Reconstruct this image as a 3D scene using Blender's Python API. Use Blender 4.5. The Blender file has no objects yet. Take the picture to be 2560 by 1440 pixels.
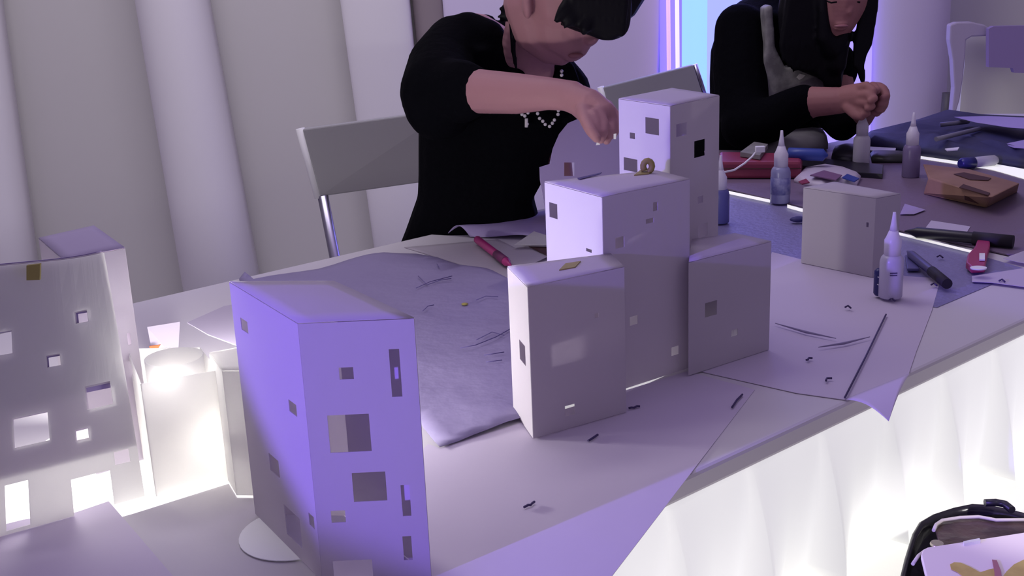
import bpy, bmesh, math, random
from mathutils import Vector, Matrix
random.seed(7)
scene = bpy.context.scene
COL = scene.collection

# ------------------------------------------------------------------ camera
FPX = 2950.0
PITCH = math.atan(878 / 2950)
ROLL = math.atan(.0416)
CAM = Vector((0, 0, 1.22))
TZ = 0.75                                   # table top height
Fw = Vector((0, math.cos(PITCH), -math.sin(PITCH)))
U0 = Vector((0, math.sin(PITCH), math.cos(PITCH)))
R0 = Vector((1, 0, 0))
Rt = R0 * math.cos(ROLL) - U0 * math.sin(ROLL)
Up = U0 * math.cos(ROLL) + R0 * math.sin(ROLL)
cd = bpy.data.cameras.new('camera'); cam = bpy.data.objects.new('camera', cd); COL.objects.link(cam)
m = Matrix((Rt, Up, -Fw)).transposed().to_4x4(); m.translation = CAM
cam.matrix_world = m
cd.sensor_width = 36; cd.lens = FPX / 2560 * 36; cd.clip_start = 0.02
scene.camera = cam

# ------------------------------------------------------------------ world, exposure
scene.view_settings.view_transform = 'Standard'
scene.view_settings.look = 'None'
scene.view_settings.gamma = 1
scene.view_settings.use_curve_mapping = False
scene.view_settings.exposure = 0.0
w = bpy.data.worlds.new('room'); scene.world = w; w.use_nodes = True
w.node_tree.nodes['Background'].inputs[0].default_value = (0.78, 0.66, 0.98, 1)
w.node_tree.nodes['Background'].inputs[1].default_value = 0.31

def lamp(name, kind, loc, target, energy, color, size=0.3, size_y=None, **kw):
    d = bpy.data.lights.new(name, kind); d.energy = energy; d.color = color
    if kind == 'AREA':
        d.size = size
        if size_y: d.shape = 'RECTANGLE'; d.size_y = size_y
    elif kind in ('POINT', 'SPOT'):
        d.shadow_soft_size = size
    for k, v in kw.items(): setattr(d, k, v)
    o = bpy.data.objects.new(name, d); COL.objects.link(o); o.location = loc
    dr = Vector(target) - Vector(loc)
    if dr.length > 0: o.rotation_euler = dr.to_track_quat('-Z', 'Y').to_euler()
    return o
lamp('ceiling_light', 'AREA', (0.3, 1.9, 2.9), (0.3, 1.6, 0.7), 7.5, (0.62, 0.44, 1.0), 2.2, 1.6)
lamp('wall_washer', 'AREA', (-0.6, 2.2, 2.8), (-0.9, 3.6, 0.2), 18, (1.0, 0.97, 0.95), 1.6, .5)
lamp('blue_spotlight', 'SPOT', (-1.53, -0.31, 1.40), (.19, .85, 1.16), 190, (0.27, 0.16, 1.0), .02, spot_size=math.radians(27.2), spot_blend=.1)
lamp('bag_fill_spot', 'SPOT', (1.0, .35, 1.5), (.50, 1.07, .64), 34, (1.0, .96, .95), .03, spot_size=math.radians(9.5), spot_blend=.5)  # unseen spot added to whiten the board on the bag
lamp('blue_wall_lamp', 'AREA', (.62, 3.2, 1.3), (0.5, 1.6, .8), 5, (0.25, 0.22, 1.0), .4, .9)

# ------------------------------------------------------------------ pixel of the photograph -> place in the room
def ray(x, y): return Fw + Rt * ((x - 1280) / FPX) - Up * ((y - 720) / FPX)
def on(x, y, z=TZ):
    d = ray(x, y); return CAM + d * ((z - CAM.z) / d.z)
def at(x, y, Y):
    d = ray(x, y); return CAM + d * (Y / d.y)

# ------------------------------------------------------------------ materials
MATS = {}
def mat(name, color=(.8, .8, .8), rough=.6, metal=0, transl=0, emit=None, estr=0, bump=0, bscale=40, alpha=1, trans=0, vary=None, spec=.5):
    if name in MATS: return MATS[name]
    m = bpy.data.materials.new(name); m.use_nodes = True
    nt = m.node_tree; b = nt.nodes['Principled BSDF']; out = nt.nodes['Material Output']
    b.inputs['Base Color'].default_value = (*color, 1); b.inputs['Roughness'].default_value = rough
    b.inputs['Metallic'].default_value = metal
    b.inputs['Specular IOR Level'].default_value = spec
    if trans: b.inputs['Transmission Weight'].default_value = trans; b.inputs['IOR'].default_value = 1.2
    if alpha < 1: b.inputs['Alpha'].default_value = alpha
    if emit: b.inputs['Emission Color'].default_value = (*emit, 1); b.inputs['Emission Strength'].default_value = estr
    tc = None
    if vary or bump:
        tc = nt.nodes.new('ShaderNodeTexCoord')
        no = nt.nodes.new('ShaderNodeTexNoise'); no.inputs['Scale'].default_value = bscale; no.inputs['Detail'].default_value = 4
        nt.links.new(tc.outputs['Object'], no.inputs['Vector'])
        if vary:
            cr = nt.nodes.new('ShaderNodeValToRGB'); cr.color_ramp.elements[0].position = .35; cr.color_ramp.elements[1].position = .65
            cr.color_ramp.elements[0].color = (*color, 1); cr.color_ramp.elements[1].color = (*vary, 1)
            nt.links.new(no.outputs['Fac'], cr.inputs['Fac']); nt.links.new(cr.outputs['Color'], b.inputs['Base Color'])
        if bump:
            bp = nt.nodes.new('ShaderNodeBump'); bp.inputs['Strength'].default_value = bump; bp.inputs['Distance'].default_value = .01
            nt.links.new(no.outputs['Fac'], bp.inputs['Height']); nt.links.new(bp.outputs['Normal'], b.inputs['Normal'])
    if transl:
        tl = nt.nodes.new('ShaderNodeBsdfTranslucent'); tl.inputs['Color'].default_value = (*color, 1)
        mx = nt.nodes.new('ShaderNodeMixShader'); mx.inputs[0].default_value = transl
        nt.links.new(b.outputs[0], mx.inputs[1]); nt.links.new(tl.outputs[0], mx.inputs[2]); nt.links.new(mx.outputs[0], out.inputs['Surface'])
    MATS[name] = m
    return m
PAPER = mat('drawing_paper', (.70, .65, .72), .8, transl=.42, bump=.05, bscale=60, spec=.1)
THIN = mat('tracing_paper', (.86, .85, .84), .8, transl=.5, spec=.1)
SHEET = mat('sheet_paper', (.61, .54, .68), .7, transl=.07, bump=.12, bscale=9, spec=.2)
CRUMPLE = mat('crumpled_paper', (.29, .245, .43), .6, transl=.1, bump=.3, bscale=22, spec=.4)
TABLEM = mat('table_top_acrylic', (.60, .57, .61), .65, spec=.15)
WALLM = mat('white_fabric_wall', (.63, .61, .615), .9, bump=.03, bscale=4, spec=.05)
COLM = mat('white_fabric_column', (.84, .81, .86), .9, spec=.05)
BLACK = mat('black_cotton', (.0025, .0025, .004), .9, bump=.25, bscale=60, spec=.03)
BLACKP = mat('black_plastic', (.012, .010, .02), .4)
HAIR = mat('black_hair', (.004, .0035, .006), .5, spec=.10)
SKIN = mat('skin', (.38, .19, .215), .6, bump=.04, bscale=80, spec=.25)
SKIN2 = mat('skin_tanned', (.31, .14, .14), .6, bump=.04, bscale=80, spec=.25)
LIP = mat('lips', (.30, .12, .14), .5)
CHROME = mat('brushed_steel', (.35, .33, .42), .3, metal=1)
PEARL = mat('pearl', (.75, .70, .72), .25)
TAPE = mat('masking_tape', (.27, .225, .06), .6)
NAVY = mat('navy_fabric', (.014, .014, .055), .6, bump=.4, bscale=14)
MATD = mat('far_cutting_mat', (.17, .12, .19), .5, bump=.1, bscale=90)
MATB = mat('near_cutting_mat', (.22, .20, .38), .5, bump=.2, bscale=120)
WHITE = mat('white_plastic', (.85, .84, .86), .4)
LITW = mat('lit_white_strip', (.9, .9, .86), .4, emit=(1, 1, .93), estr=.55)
CLOUDY = mat('cloudy_plastic', (.86, .82, .92), .35, transl=.4, spec=.5)
CLEAR = mat('glue_filled_plastic', (.40, .40, .66), .25, transl=.3)
RED = mat('red_case', (.25, .03, .075), .45)
BLUE = mat('blue_plastic', (.03, .06, .32), .4)
MAGENTA = mat('magenta_plastic', (.34, .02, .15), .4)
WOOD = mat('kraft_board', (.30, .17, .115), .7, vary=(.22, .115, .08), bscale=12)
DARKW = mat('dark_slot', (.06, .02, .02), .8)
PINK = mat('pink_white_board', (.95, .84, .88), .4, spec=.3)
YEL = mat('mustard_paint', (.55, .42, .12), .5, vary=(.68, .55, .16), bscale=60)
BROWNV = mat('brown_vinyl', (.10, .06, .055), .3, vary=(.035, .02, .025), bscale=25, bump=.3)
GREYB = mat('grey_board', (.34, .335, .34), .6)
SHIRT = mat('grey_print_fabric', (.14, .13, .14), .8, vary=(.30, .29, .29), bscale=30, bump=.2)
CLOTHG = mat('grey_cloth', (.25, .24, .25), .85, vary=(.18, .17, .18), bscale=18)
INK = mat('ink', (.05, .03, .12), .6)
LILAC = mat('lilac_board', (.36, .29, .52), .7)

# ------------------------------------------------------------------ tagging
def tag(o, label=None, cat=None, group=None, kind=None):
    if label: o['label'] = label
    if cat: o['category'] = cat
    if group: o['group'] = group
    if kind: o['kind'] = kind
    return o
def thing(name, loc, label, cat, group=None):
    o = bpy.data.objects.new(name, None); COL.objects.link(o); o.location = loc; o.empty_display_size = .02
    return tag(o, label, cat, group)
class MB:
    """collects shapes in world space"""
    def __init__(s): s.v = []; s.f = []; s.smooth = []
    def add(s, vs, fs, sm=False):
        k = len(s.v); s.v += [Vector(v) for v in vs]; s.f += [[i + k for i in f] for f in fs]; s.smooth += [sm] * len(fs); return s
    def quad(s, a, b, c, d): return s.add([a, b, c, d], [(0, 1, 2, 3)])
    def prism(s, base, vec):
        n = len(base); vec = Vector(vec)
        vs = [Vector(p) for p in base] + [Vector(p) + vec for p in base]
        fs = [tuple(range(n))[::-1], tuple(range(n, 2 * n))] + [(i, (i + 1) % n, n + (i + 1) % n, n + i) for i in range(n)]
        return s.add(vs, fs)
    def box(s, c, size, rz=0, rx=0, ry=0):
        M = Matrix.Translation(c) @ Matrix.Rotation(rz, 4, 'Z') @ Matrix.Rotation(ry, 4, 'Y') @ Matrix.Rotation(rx, 4, 'X')
        x, y, z = size[0] / 2, size[1] / 2, size[2] / 2
        vs = [M @ Vector(p) for p in ((-x, -y, -z), (x, -y, -z), (x, y, -z), (-x, y, -z), (-x, -y, z), (x, -y, z), (x, y, z), (-x, y, z))]
        return s.add(vs, [(3, 2, 1, 0), (4, 5, 6, 7), (0, 1, 5, 4), (1, 2, 6, 5), (2, 3, 7, 6), (3, 0, 4, 7)])
    def tube(s, pts, rads, n=12):
        pts = [Vector(p) for p in pts]
        if not hasattr(rads, '__len__'): rads = [rads] * len(pts)
        vs = []; up = None
        for i, p in enumerate(pts):
            t = (pts[min(i + 1, len(pts) - 1)] - pts[max(i - 1, 0)]).normalized()
            if up is None: up = Vector((0, 0, 1)) if abs(t.z) < .9 else Vector((1, 0, 0))
            a = t.cross(up).normalized(); b = a.cross(t).normalized(); up = b
            for k in range(n):
                q = 2 * math.pi * k / n; vs.append(p + (a * math.cos(q) + b * math.sin(q)) * rads[i])
        fs = []
        for i in range(len(pts) - 1):
            for k in range(n): fs.append((i * n + k, i * n + (k + 1) % n, (i + 1) * n + (k + 1) % n, (i + 1) * n + k))
        e = (len(pts) - 1) * n
        k0 = len(s.f); s.add(vs, fs, True)
        base = len(s.v) - len(vs)
        s.f.append([base + k for k in range(n)][::-1]); s.f.append([base + e + k for k in range(n)]); s.smooth += [False, False]
        return s
    def lathe(s, c, prof, n=24, sx=1, sy=1):
        c = Vector(c); vs = []; fs = []
        for r, z in prof:
            for k in range(n):
                q = 2 * math.pi * k / n; vs.append(c + Vector((r * sx * math.cos(q), r * sy * math.sin(q), z)))
        for i in range(len(prof) - 1):
            for k in range(n): fs.append((i * n + k, i * n + (k + 1) % n, (i + 1) * n + (k + 1) % n, (i + 1) * n + k))
        s.add(vs, fs, True); b = len(s.v) - len(vs); e = (len(prof) - 1) * n
        s.f.append([b + k for k in range(n)][::-1]); s.f.append([b + e + k for k in range(n)]); s.smooth += [False, False]
        return s
    def ball(s, c, r, sc=(1, 1, 1), rot=None, n=12, m=8):
        c = Vector(c); vs = [Vector((0, 0, 1))]; fs = []
        for i in range(1, m):
            a = math.pi * i / m
            for k in range(n):
                q = 2 * math.pi * k / n; vs.append(Vector((math.sin(a) * math.cos(q), math.sin(a) * math.sin(q), math.cos(a))))
        vs.append(Vector((0, 0, -1)))
        for k in range(n): fs.append((0, 1 + k, 1 + (k + 1) % n))
        for i in range(m - 2):
            for k in range(n): fs.append((1 + i * n + k, 1 + (i + 1) * n + k, 1 + (i + 1) * n + (k + 1) % n, 1 + i * n + (k + 1) % n))
        L = len(vs) - 1
        for k in range(n): fs.append((L, 1 + (m - 2) * n + (k + 1) % n, 1 + (m - 2) * n + k))
        out = []
        for v in vs:
            q = Vector((v.x * r * sc[0], v.y * r * sc[1], v.z * r * sc[2]))
            if rot: q = rot @ q
            out.append(c + q)
        return s.add(out, fs, True)
    def chain(s, pts, step=.3):
        """sphere-swept limb through (point, radius) pairs"""
        for (p, r), (q, t) in zip(pts, pts[1:]):
            p = Vector(p); q = Vector(q); n = max(2, int((q - p).length / (min(r, t) * step)) + 1)
            for i in range(n + 1):
                a = i / n; s.ball(p.lerp(q, a), r + (t - r) * a, n=12, m=8)
        return s
    def grid(s, fn, nu, nv, sm=True):
        vs = [fn(i / nu, j / nv) for j in range(nv + 1) for i in range(nu + 1)]
        fs = [(j * (nu + 1) + i, j * (nu + 1) + i + 1, (j + 1) * (nu + 1) + i + 1, (j + 1) * (nu + 1) + i) for j in range(nv) for i in range(nu)]
        return s.add(vs, fs, sm)
    def build(s, name, m, parent=None, bevel=0, solid=0, offset=0):
        me = bpy.data.meshes.new(name)
        o0 = parent.matrix_world.translation if False else None
        org = Vector((0, 0, 0))
        if parent is not None:
            p = parent
            while p is not None: org = org + p.location; p = p.parent
            loc = Vector((0, 0, 0))
        else:
            lo = Vector([min(v[k] for v in s.v) for k in range(3)]); hi = Vector([max(v[k] for v in s.v) for k in range(3)])
            loc = Vector(((lo.x + hi.x) / 2, (lo.y + hi.y) / 2, lo.z)); org = loc
        me.from_pydata([v - org for v in s.v], [], s.f)
        me.polygons.foreach_set('use_smooth', s.smooth)
        bm = bmesh.new(); bm.from_mesh(me)
        bmesh.ops.remove_doubles(bm, verts=bm.verts, dist=1e-6)
        bmesh.ops.recalc_face_normals(bm, faces=bm.faces)
        bm.to_mesh(me); bm.free()
        me.materials.append(m)
        o = bpy.data.objects.new(name, me); COL.objects.link(o); o.location = loc
        if parent is not None: o.parent = parent
        if solid:
            md = o.modifiers.new('thickness', 'SOLIDIFY'); md.thickness = solid; md.offset = offset
        if bevel:
            md = o.modifiers.new('edge', 'BEVEL'); md.width = bevel; md.segments = 2; md.limit_method = 'ANGLE'
        return o
    def fuse(s, name, m, parent=None, voxel=.004, smooth=6):
        o = s.build(name, m, parent)
        md = o.modifiers.new('r', 'REMESH'); md.mode = 'VOXEL'; md.voxel_size = voxel; md.use_smooth_shade = True
        if smooth:
            md = o.modifiers.new('s', 'SMOOTH'); md.factor = .5; md.iterations = smooth
        bpy.context.view_layer.update()
        dg = bpy.context.evaluated_depsgraph_get()
        me = bpy.data.meshes.new_from_object(o.evaluated_get(dg))
        old = o.data; o.modifiers.clear(); o.data = me; bpy.data.meshes.remove(old); me.name = name
        for p in me.polygons: p.use_smooth = True
        if not me.materials: me.materials.append(m)
        return o

# paper wall with real window openings; corners bl, br, tr, tl; windows given as (x0, y0, x1, y1) in the photograph
def inv_bilinear(c, P):
    bl, br, tr, tl = c; u = v = .5
    for _ in range(25):
        Q = (bl * (1 - u) + br * u) * (1 - v) + (tl * (1 - u) + tr * u) * v
        du = (br - bl) * (1 - v) + (tr - tl) * v; dv = (tl - bl) * (1 - u) + (tr - br) * u
        e = P - Q; a, b, d = du.dot(du), du.dot(dv), dv.dot(dv); det = a * d - b * b
        if abs(det) < 1e-14: break
        u += (e.dot(du) * d - e.dot(dv) * b) / det; v += (e.dot(dv) * a - e.dot(du) * b) / det
    return u, v
def on_plane(c, x, y):
    n = (c[1] - c[0]).cross(c[3] - c[0]); d = ray(x, y); return CAM + d * ((c[0] - CAM).dot(n) / d.dot(n))
def wall_mb(c, wins=(), bend=None):
    c = [Vector(p) for p in c]; holes = []
    for (x0, y0, x1, y1) in wins:
        uv = [inv_bilinear(c, on_plane(c, x, y)) for x, y in ((x0, (y0 + y1) / 2), (x1, (y0 + y1) / 2), ((x0 + x1) / 2, y0), ((x0 + x1) / 2, y1))]
        holes.append((min(uv[0][0], uv[1][0]), max(uv[0][0], uv[1][0]), min(uv[2][1], uv[3][1]), max(uv[2][1], uv[3][1])))
    us = sorted({round(min(1, max(0, t)), 5) for h in holes for t in h[:2]} | {i / 8 for i in range(9)})
    vs = sorted({round(min(1, max(0, t)), 5) for h in holes for t in h[2:]} | {i / 8 for i in range(9)})
    bl, br, tr, tl = c; mb = MB()
    n = (br - bl).cross(tl - bl).normalized()
    pt = lambda u, v: (bl * (1 - u) + br * u) * (1 - v) + (tl * (1 - u) + tr * u) * v + (n * bend(u, v) if bend else Vector((0, 0, 0)))
    vid = {}; V = []; Fc = []
    for i, j in ((i, j) for i in range(len(us) - 1) for j in range(len(vs) - 1)):
        cu, cv = (us[i] + us[i + 1]) / 2, (vs[j] + vs[j + 1]) / 2
        if any(h[0] < cu < h[1] and h[2] < cv < h[3] for h in holes): continue
        f = []
        for a, b in ((i, j), (i + 1, j), (i + 1, j + 1), (i, j + 1)):
            if (a, b) not in vid: vid[(a, b)] = len(V); V.append(pt(us[a], vs[b]))
            f.append(vid[(a, b)])
        Fc.append(f)
    return mb.add(V, Fc)
def paper_box(name, roof_px, ztop, label, wins={}, cat='paper model', m=None, roof=True, base=TZ + .002, group=None, walls=(0, 1, 2, 3), spread=0.0, roofm=None):
    m = m or PAPER
    t = [on(x, y, ztop) for x, y in roof_px]
    c = sum(t, Vector()) / 4
    b = [Vector((c.x + (p.x - c.x) * (1 + spread), c.y + (p.y - c.y) * (1 + spread), base)) for p in t]
    root = thing(name, (c.x, c.y, base), label, cat, group)
    for i in walls:
        j = (i + 1) % 4
        wall_mb([b[i], b[j], t[j], t[i]], wins.get(i, ())).build('paper_wall', m, root, solid=.0007, offset=0)
    if roof:
        MB().grid(lambda u, v: (t[0] * (1 - u) + t[1] * u) * (1 - v) + (t[3] * (1 - u) + t[2] * u) * v + Vector((0, 0, .0008 + .002 * math.sin(u * 3.1) * math.sin(v * 3.1))), 6, 6).build('paper_roof', roofm or m, root, solid=.0007, offset=0)
    return root, t, b

# ------------------------------------------------------------------ the room
def struct(o, label=None): o['kind'] = 'structure'; return o
WY = 3.6
struct(MB().box((0, 1.8, -.05), (8, 7.6, .1)).build('floor', mat('pale_floor', (.6, .58, .6), .5)))
struct(MB().box((0, WY + .05, 1.5), (8, .1, 3.0)).build('wall_back', WALLM))
struct(MB().box((-4.05, 1.8, 1.5), (.1, 7.6, 3.0)).build('wall_left', WALLM))
struct(MB().box((4.05, 1.8, 1.5), (.1, 7.6, 3.0)).build('wall_right', WALLM))
def pillar(name, xl0, xr0, y0, xl1, xr1, y1, Y, depth, m, n=14):
    """a vertical fabric fold standing at distance Y, its outline through two rows of the photograph"""
    a, b, c_, d = at(xl0, y0, Y), at(xr0, y0, Y), at(xl1, y1, Y), at(xr1, y1, Y)
    def row(z):
        tl = (z - c_.z) / (a.z - c_.z); tr = (z - d.z) / (b.z - d.z)
        return c_.x + (a.x - c_.x) * tl, d.x + (b.x - d.x) * tr
    mb = MB(); zs = [0.0, .5, 1.0, 1.5, 2.2]; V = []; Fc = []
    for z in zs:
        l, r = row(z)
        for k in range(n + 1):
            q = math.pi * k / n; V.append(((l + r) / 2 - math.cos(q) * (r - l) / 2, Y - math.sin(q) * depth, z))
        V.append((r, Y + .05, z)); V.append((l, Y + .05, z))
    w_ = n + 3
    for i in range(len(zs) - 1):
        for k in range(w_): Fc.append((i * w_ + k, i * w_ + (k + 1) % w_, (i + 1) * w_ + (k + 1) % w_, (i + 1) * w_ + k))
    Fc.append(tuple(range(w_))[::-1]); Fc.append(tuple(range((len(zs) - 1) * w_, len(zs) * w_)))
    mb.add(V, Fc, True)
    return struct(mb.build(name, m))
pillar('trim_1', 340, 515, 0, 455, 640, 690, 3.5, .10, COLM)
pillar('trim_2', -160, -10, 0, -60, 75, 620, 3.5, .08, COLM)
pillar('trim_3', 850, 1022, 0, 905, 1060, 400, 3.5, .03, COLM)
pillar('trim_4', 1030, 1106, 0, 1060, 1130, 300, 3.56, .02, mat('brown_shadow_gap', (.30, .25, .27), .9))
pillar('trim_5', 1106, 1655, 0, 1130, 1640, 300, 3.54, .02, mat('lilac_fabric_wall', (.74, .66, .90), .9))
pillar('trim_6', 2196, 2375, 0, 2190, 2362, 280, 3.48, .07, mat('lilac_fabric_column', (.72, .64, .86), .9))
# blue LED glow on the wall, put in as emissive panels of several tints
bl = []
for i, (x0, x1, colr, st) in enumerate(((1652, 1706, (.28, .22, 1.0), .72), (1706, 1770, (.28, .55, 1.0), 1.0), (1770, 1960, (.36, .42, 1.0), .9), (1960, 2200, (.42, .34, 1.0), .85))):
    a, b = at(x0, 0, 3.52), at(x1, 0, 3.52)
    struct(MB().box(((a.x + b.x) / 2, 3.54, 1.15), (b.x - a.x, .02, 2.3)).build('window_%d' % (i + 1), mat('blue_glow_panel_%d' % i, colr, .3, emit=colr, estr=st)))
for i, x in enumerate((1668, 1690)):
    MBt = MB().tube([at(x - 2, 0, 3.49) + Vector((0, 0, .6)), at(x + 4, 160, 3.49), at(x + 8, 330, 3.49) - Vector((0, 0, .9))], .006)
    tag(MBt.build('light_tube', mat('white_pink_tube' if i == 0 else 'white_tube', (.9, .6, .9), .4, emit=(1, .62, .95) if i == 0 else (.9, .85, 1), estr=.55 if i == 0 else .8)),
        'thin pinkish upright light tube on the violet wall strip' if i == 0 else 'thin whiter upright light tube beside the cyan glow', 'light tube')

# ------------------------------------------------------------------ the table
E0 = on(1720, 1190); E1 = on(2560, 800); ED = (E1 - E0); ED.z = 0; ED.normalize(); EN = Vector((ED.y, -ED.x, 0))
BK0 = on(340, 755); BK1 = on(2080, 355)
BD = (BK1 - BK0).normalized()
tb = thing('work_table', (0.2, 1.5, 0), 'large white acrylic table glowing from inside, covered with papers and tools', 'table')
top = [E0 - ED * .85, E0 + ED * 1.10, on(2640, 283), on(2470, 284), on(2360, 290), BK0 + BD * (-.55)]
MB().prism([Vector((p.x, p.y, TZ - .022)) for p in top], (0, 0, .022)).build('tabletop', TABLEM, tb, bevel=.004)
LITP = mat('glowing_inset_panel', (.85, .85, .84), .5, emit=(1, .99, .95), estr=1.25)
for px_, st_ in (([(-260, 1330), (235, 1030), (400, 960), (620, 905), (760, 1000), (600, 1200), (330, 1285), (100, 1350), (-100, 1420)], 1.25), ([(1290, 770), (1400, 740), (1780, 640), (1915, 840), (1722, 912), (1562, 985), (1556, 1035), (1344, 1080)], .45), ([(685, 1318), (818, 1460), (1030, 1440), (905, 1300)], 1.3)):  # second and third panels added to brighten the insides of blocks and tower
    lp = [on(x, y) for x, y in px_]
    MB().prism([Vector((p.x, p.y, TZ - .001)) for p in lp], (0, 0, .0016)).build('light_panel', LITP if st_ > 1 else mat('dim_fill_panel_%d' % (st_ * 100), (.85, .85, .84), .5, emit=(1, .99, .97), estr=st_), tb)
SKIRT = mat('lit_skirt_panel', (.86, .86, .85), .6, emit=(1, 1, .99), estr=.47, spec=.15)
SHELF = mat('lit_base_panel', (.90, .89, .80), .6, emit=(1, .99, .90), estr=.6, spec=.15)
cols = [(k + ph) * .115 + .318 for k in range(-11, 7) for ph in (0, .09, .18, .27, .36, .45, .55, .7, .85, .965)]
fold_of = {0: 1, 1: .84, 2: .67, 3: .5, 4: .33, 5: .17, 6: 0, 7: 0, 8: 0, 9: 0}
def skirt(u, v):
    i = round(u * (len(cols) - 1)); q = 1 - v                # q = 0 at the top
    s = cols[i] + .012 * (1 - q) + .05 * q * (1 - q); f = fold_of[i % 10]
    d = -.012 + (.003 + .042 * q ** 1.3) * f + .003 * q
    return Vector((E0.x, E0.y, 0)) + ED * s + EN * d + Vector((0, 0, TZ - .022 - q * .162))
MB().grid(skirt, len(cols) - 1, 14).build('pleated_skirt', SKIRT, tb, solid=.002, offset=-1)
def base_shelf(u, v):
    s = -.86 + u * 1.98; d = -.02 + v * .36
    ph = ((s - .119 + .035) / .13) % 1.0; tri = abs(ph - .5) * 2
    fold = .018 * tri * max(0, 1 - abs(v - .30) / .28) - .05 * v * v
    return Vector((E0.x, E0.y, 0)) + ED * s + EN * d + Vector((0, 0, TZ - .182 + fold * .6))
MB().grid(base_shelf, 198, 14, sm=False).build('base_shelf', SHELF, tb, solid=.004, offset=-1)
def lower(u, v):
    s = -.86 + u * 1.98
    return Vector((E0.x, E0.y, 0)) + ED * s + EN * (.31 - .1 * math.sin(v * 3.14)) + Vector((0, 0, (TZ - .215) * v))
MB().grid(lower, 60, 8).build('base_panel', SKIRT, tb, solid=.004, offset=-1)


# ------------------------------------------------------------------ sheets of paper
def sheet(name, c, label, cat='paper sheet', m=None, z=.0015, warp=None, parent=None, nu=16, nv=16, zs=None, group=None, thick=.0006):
    """four corners in the photograph, lying at height z above the table"""
    zs = zs or [0] * 4
    P = [on(x, y, TZ + z + dz) for (x, y), dz in zip(c, zs)]
    f = lambda u, v: (P[0] * (1 - u) + P[1] * u) * (1 - v) + (P[3] * (1 - u) + P[2] * u) * v + Vector((0, 0, warp(u, v) if warp else 0))
    o = MB().grid(f, nu, nv).build(name, m or SHEET, parent, solid=thick, offset=1)
    return tag(o, label, cat, group)
# crumpled sheet behind the blue building
def outline_sheet(name, pts, label, m, z=.002, thick=.0006, amp=0, seed=1, cat='paper sheet', seg=None):
    """sheet with an irregular outline, triangulated and gently buckled"""
    rnd = random.Random(seed)
    P = [on(x, y, TZ + z) for x, y in pts]
    bm = bmesh.new(); f = bm.faces.new([bm.verts.new(p) for p in P])
    bmesh.ops.triangulate(bm, faces=[f])
    for _ in range(3):
        L = [e for e in bm.edges if e.calc_length() > .03]
        if L: bmesh.ops.subdivide_edges(bm, edges=L, cuts=1); bmesh.ops.triangulate(bm, faces=bm.faces)
    for v in bm.verts:
        v.co.z += amp * (.5 + .25 * math.sin(v.co.x * 61 + seed) + .25 * math.sin(v.co.y * 47 + v.co.x * 23 + seed * 2)) + rnd.random() * amp * .25
    mb = MB(); bm.verts.index_update(); mb.add([v.co.copy() for v in bm.verts], [[v.index for v in f.verts] for f in bm.faces], amp > 0); bm.free()
    return tag(mb.build(name, m, solid=thick, offset=1), label, cat)
outline_sheet('paper_sheet', [(1718, 928), (1887, 974), (1430, 1570), (700, 1570), (1000, 1180), (1070, 1110), (1100, 1120), (1340, 1045)],
              'large sheet in the middle front, corner sticking out over the glowing table edge', SHEET, z=.0008)
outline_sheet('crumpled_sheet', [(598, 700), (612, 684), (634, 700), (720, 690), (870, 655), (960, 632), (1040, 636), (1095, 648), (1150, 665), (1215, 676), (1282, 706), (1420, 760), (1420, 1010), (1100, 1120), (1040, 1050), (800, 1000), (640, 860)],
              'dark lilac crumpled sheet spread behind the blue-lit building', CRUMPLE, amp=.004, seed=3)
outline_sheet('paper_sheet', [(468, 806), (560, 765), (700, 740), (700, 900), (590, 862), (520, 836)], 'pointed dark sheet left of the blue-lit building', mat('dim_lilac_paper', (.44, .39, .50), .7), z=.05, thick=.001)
outline_sheet('paper_sheet', [(-60, 1330), (60, 1300), (190, 1282), (272, 1254), (440, 1450), (420, 1560), (-100, 1560)], 'lilac sheet in front of the four storey facade at lower left', SHEET, z=.001)
outline_sheet('paper_sheet', [(1930, 630), (2010, 650), (2072, 664), (2130, 662), (2190, 655), (2262, 690), (2352, 696), (2330, 775), (2290, 880), (2270, 940), (2118, 1000), (1990, 982), (1720, 921), (1905, 862), (1905, 700)],
              'wide lilac sheet under the white cube and glue bottle', SHEET, z=.0012)
# the part of that sheet which hangs over the edge
P0, P1 = on(2112, 998, TZ + .0016), on(2274, 934, TZ + .0016)
tip = at(2222, 1053, 1.06)
def flap(u, v):
    e = P0.lerp(P1, u); t_ = Vector((e.x, e.y, e.z)).lerp(tip, v); t_.z += .006 * math.sin(v * 3.14); return t_
tag(MB().grid(flap, 10, 10).build('sheet_corner', SHEET, solid=.0006), 'curled corner of lilac paper hanging over the glowing table edge', 'paper sheet')
fold = MB().tube([on(2112, 994, TZ + .0042), on(2165, 890, TZ + .0042), on(2215, 786, TZ + .0042)], .0011, 6)  # crease of the sheet, its dark line put in as a thin tube
tag(fold.build('fold_line', INK), 'thin dark fold line across the wide lilac sheet', 'fold line')
sheet('paper_sheet', [(1010, 618), (1245, 598), (1330, 640), (1290, 704)], 'pale sheet under the magenta pen by the seated maker', z=.0012, m=PAPER, warp=lambda u, v: .0)
def roll(u, v):
    a = on(1120, 583, TZ + .004).lerp(on(1372, 524, TZ + .004), u); b = on(1175, 592, TZ + .002).lerp(on(1385, 600, TZ + .002), u)
    p = a.lerp(b, v); p.z += .016 * math.sin(v * 3.14) * (1 - .5 * u) - .004 * math.sin(u * 6.3) * v + .006 * v * abs(math.sin(u * 4)); return p
tag(MB().grid(roll, 24, 12).build('curled_sheet', LILAC, solid=.0006), 'curled violet sheet on the table in front of the seated maker', 'paper sheet')
outline_sheet('paper_offcut', [(1285, 612), (1335, 578), (1378, 592), (1378, 612)], 'white offcut curling beside the tall paper blocks', THIN, z=.012)
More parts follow.
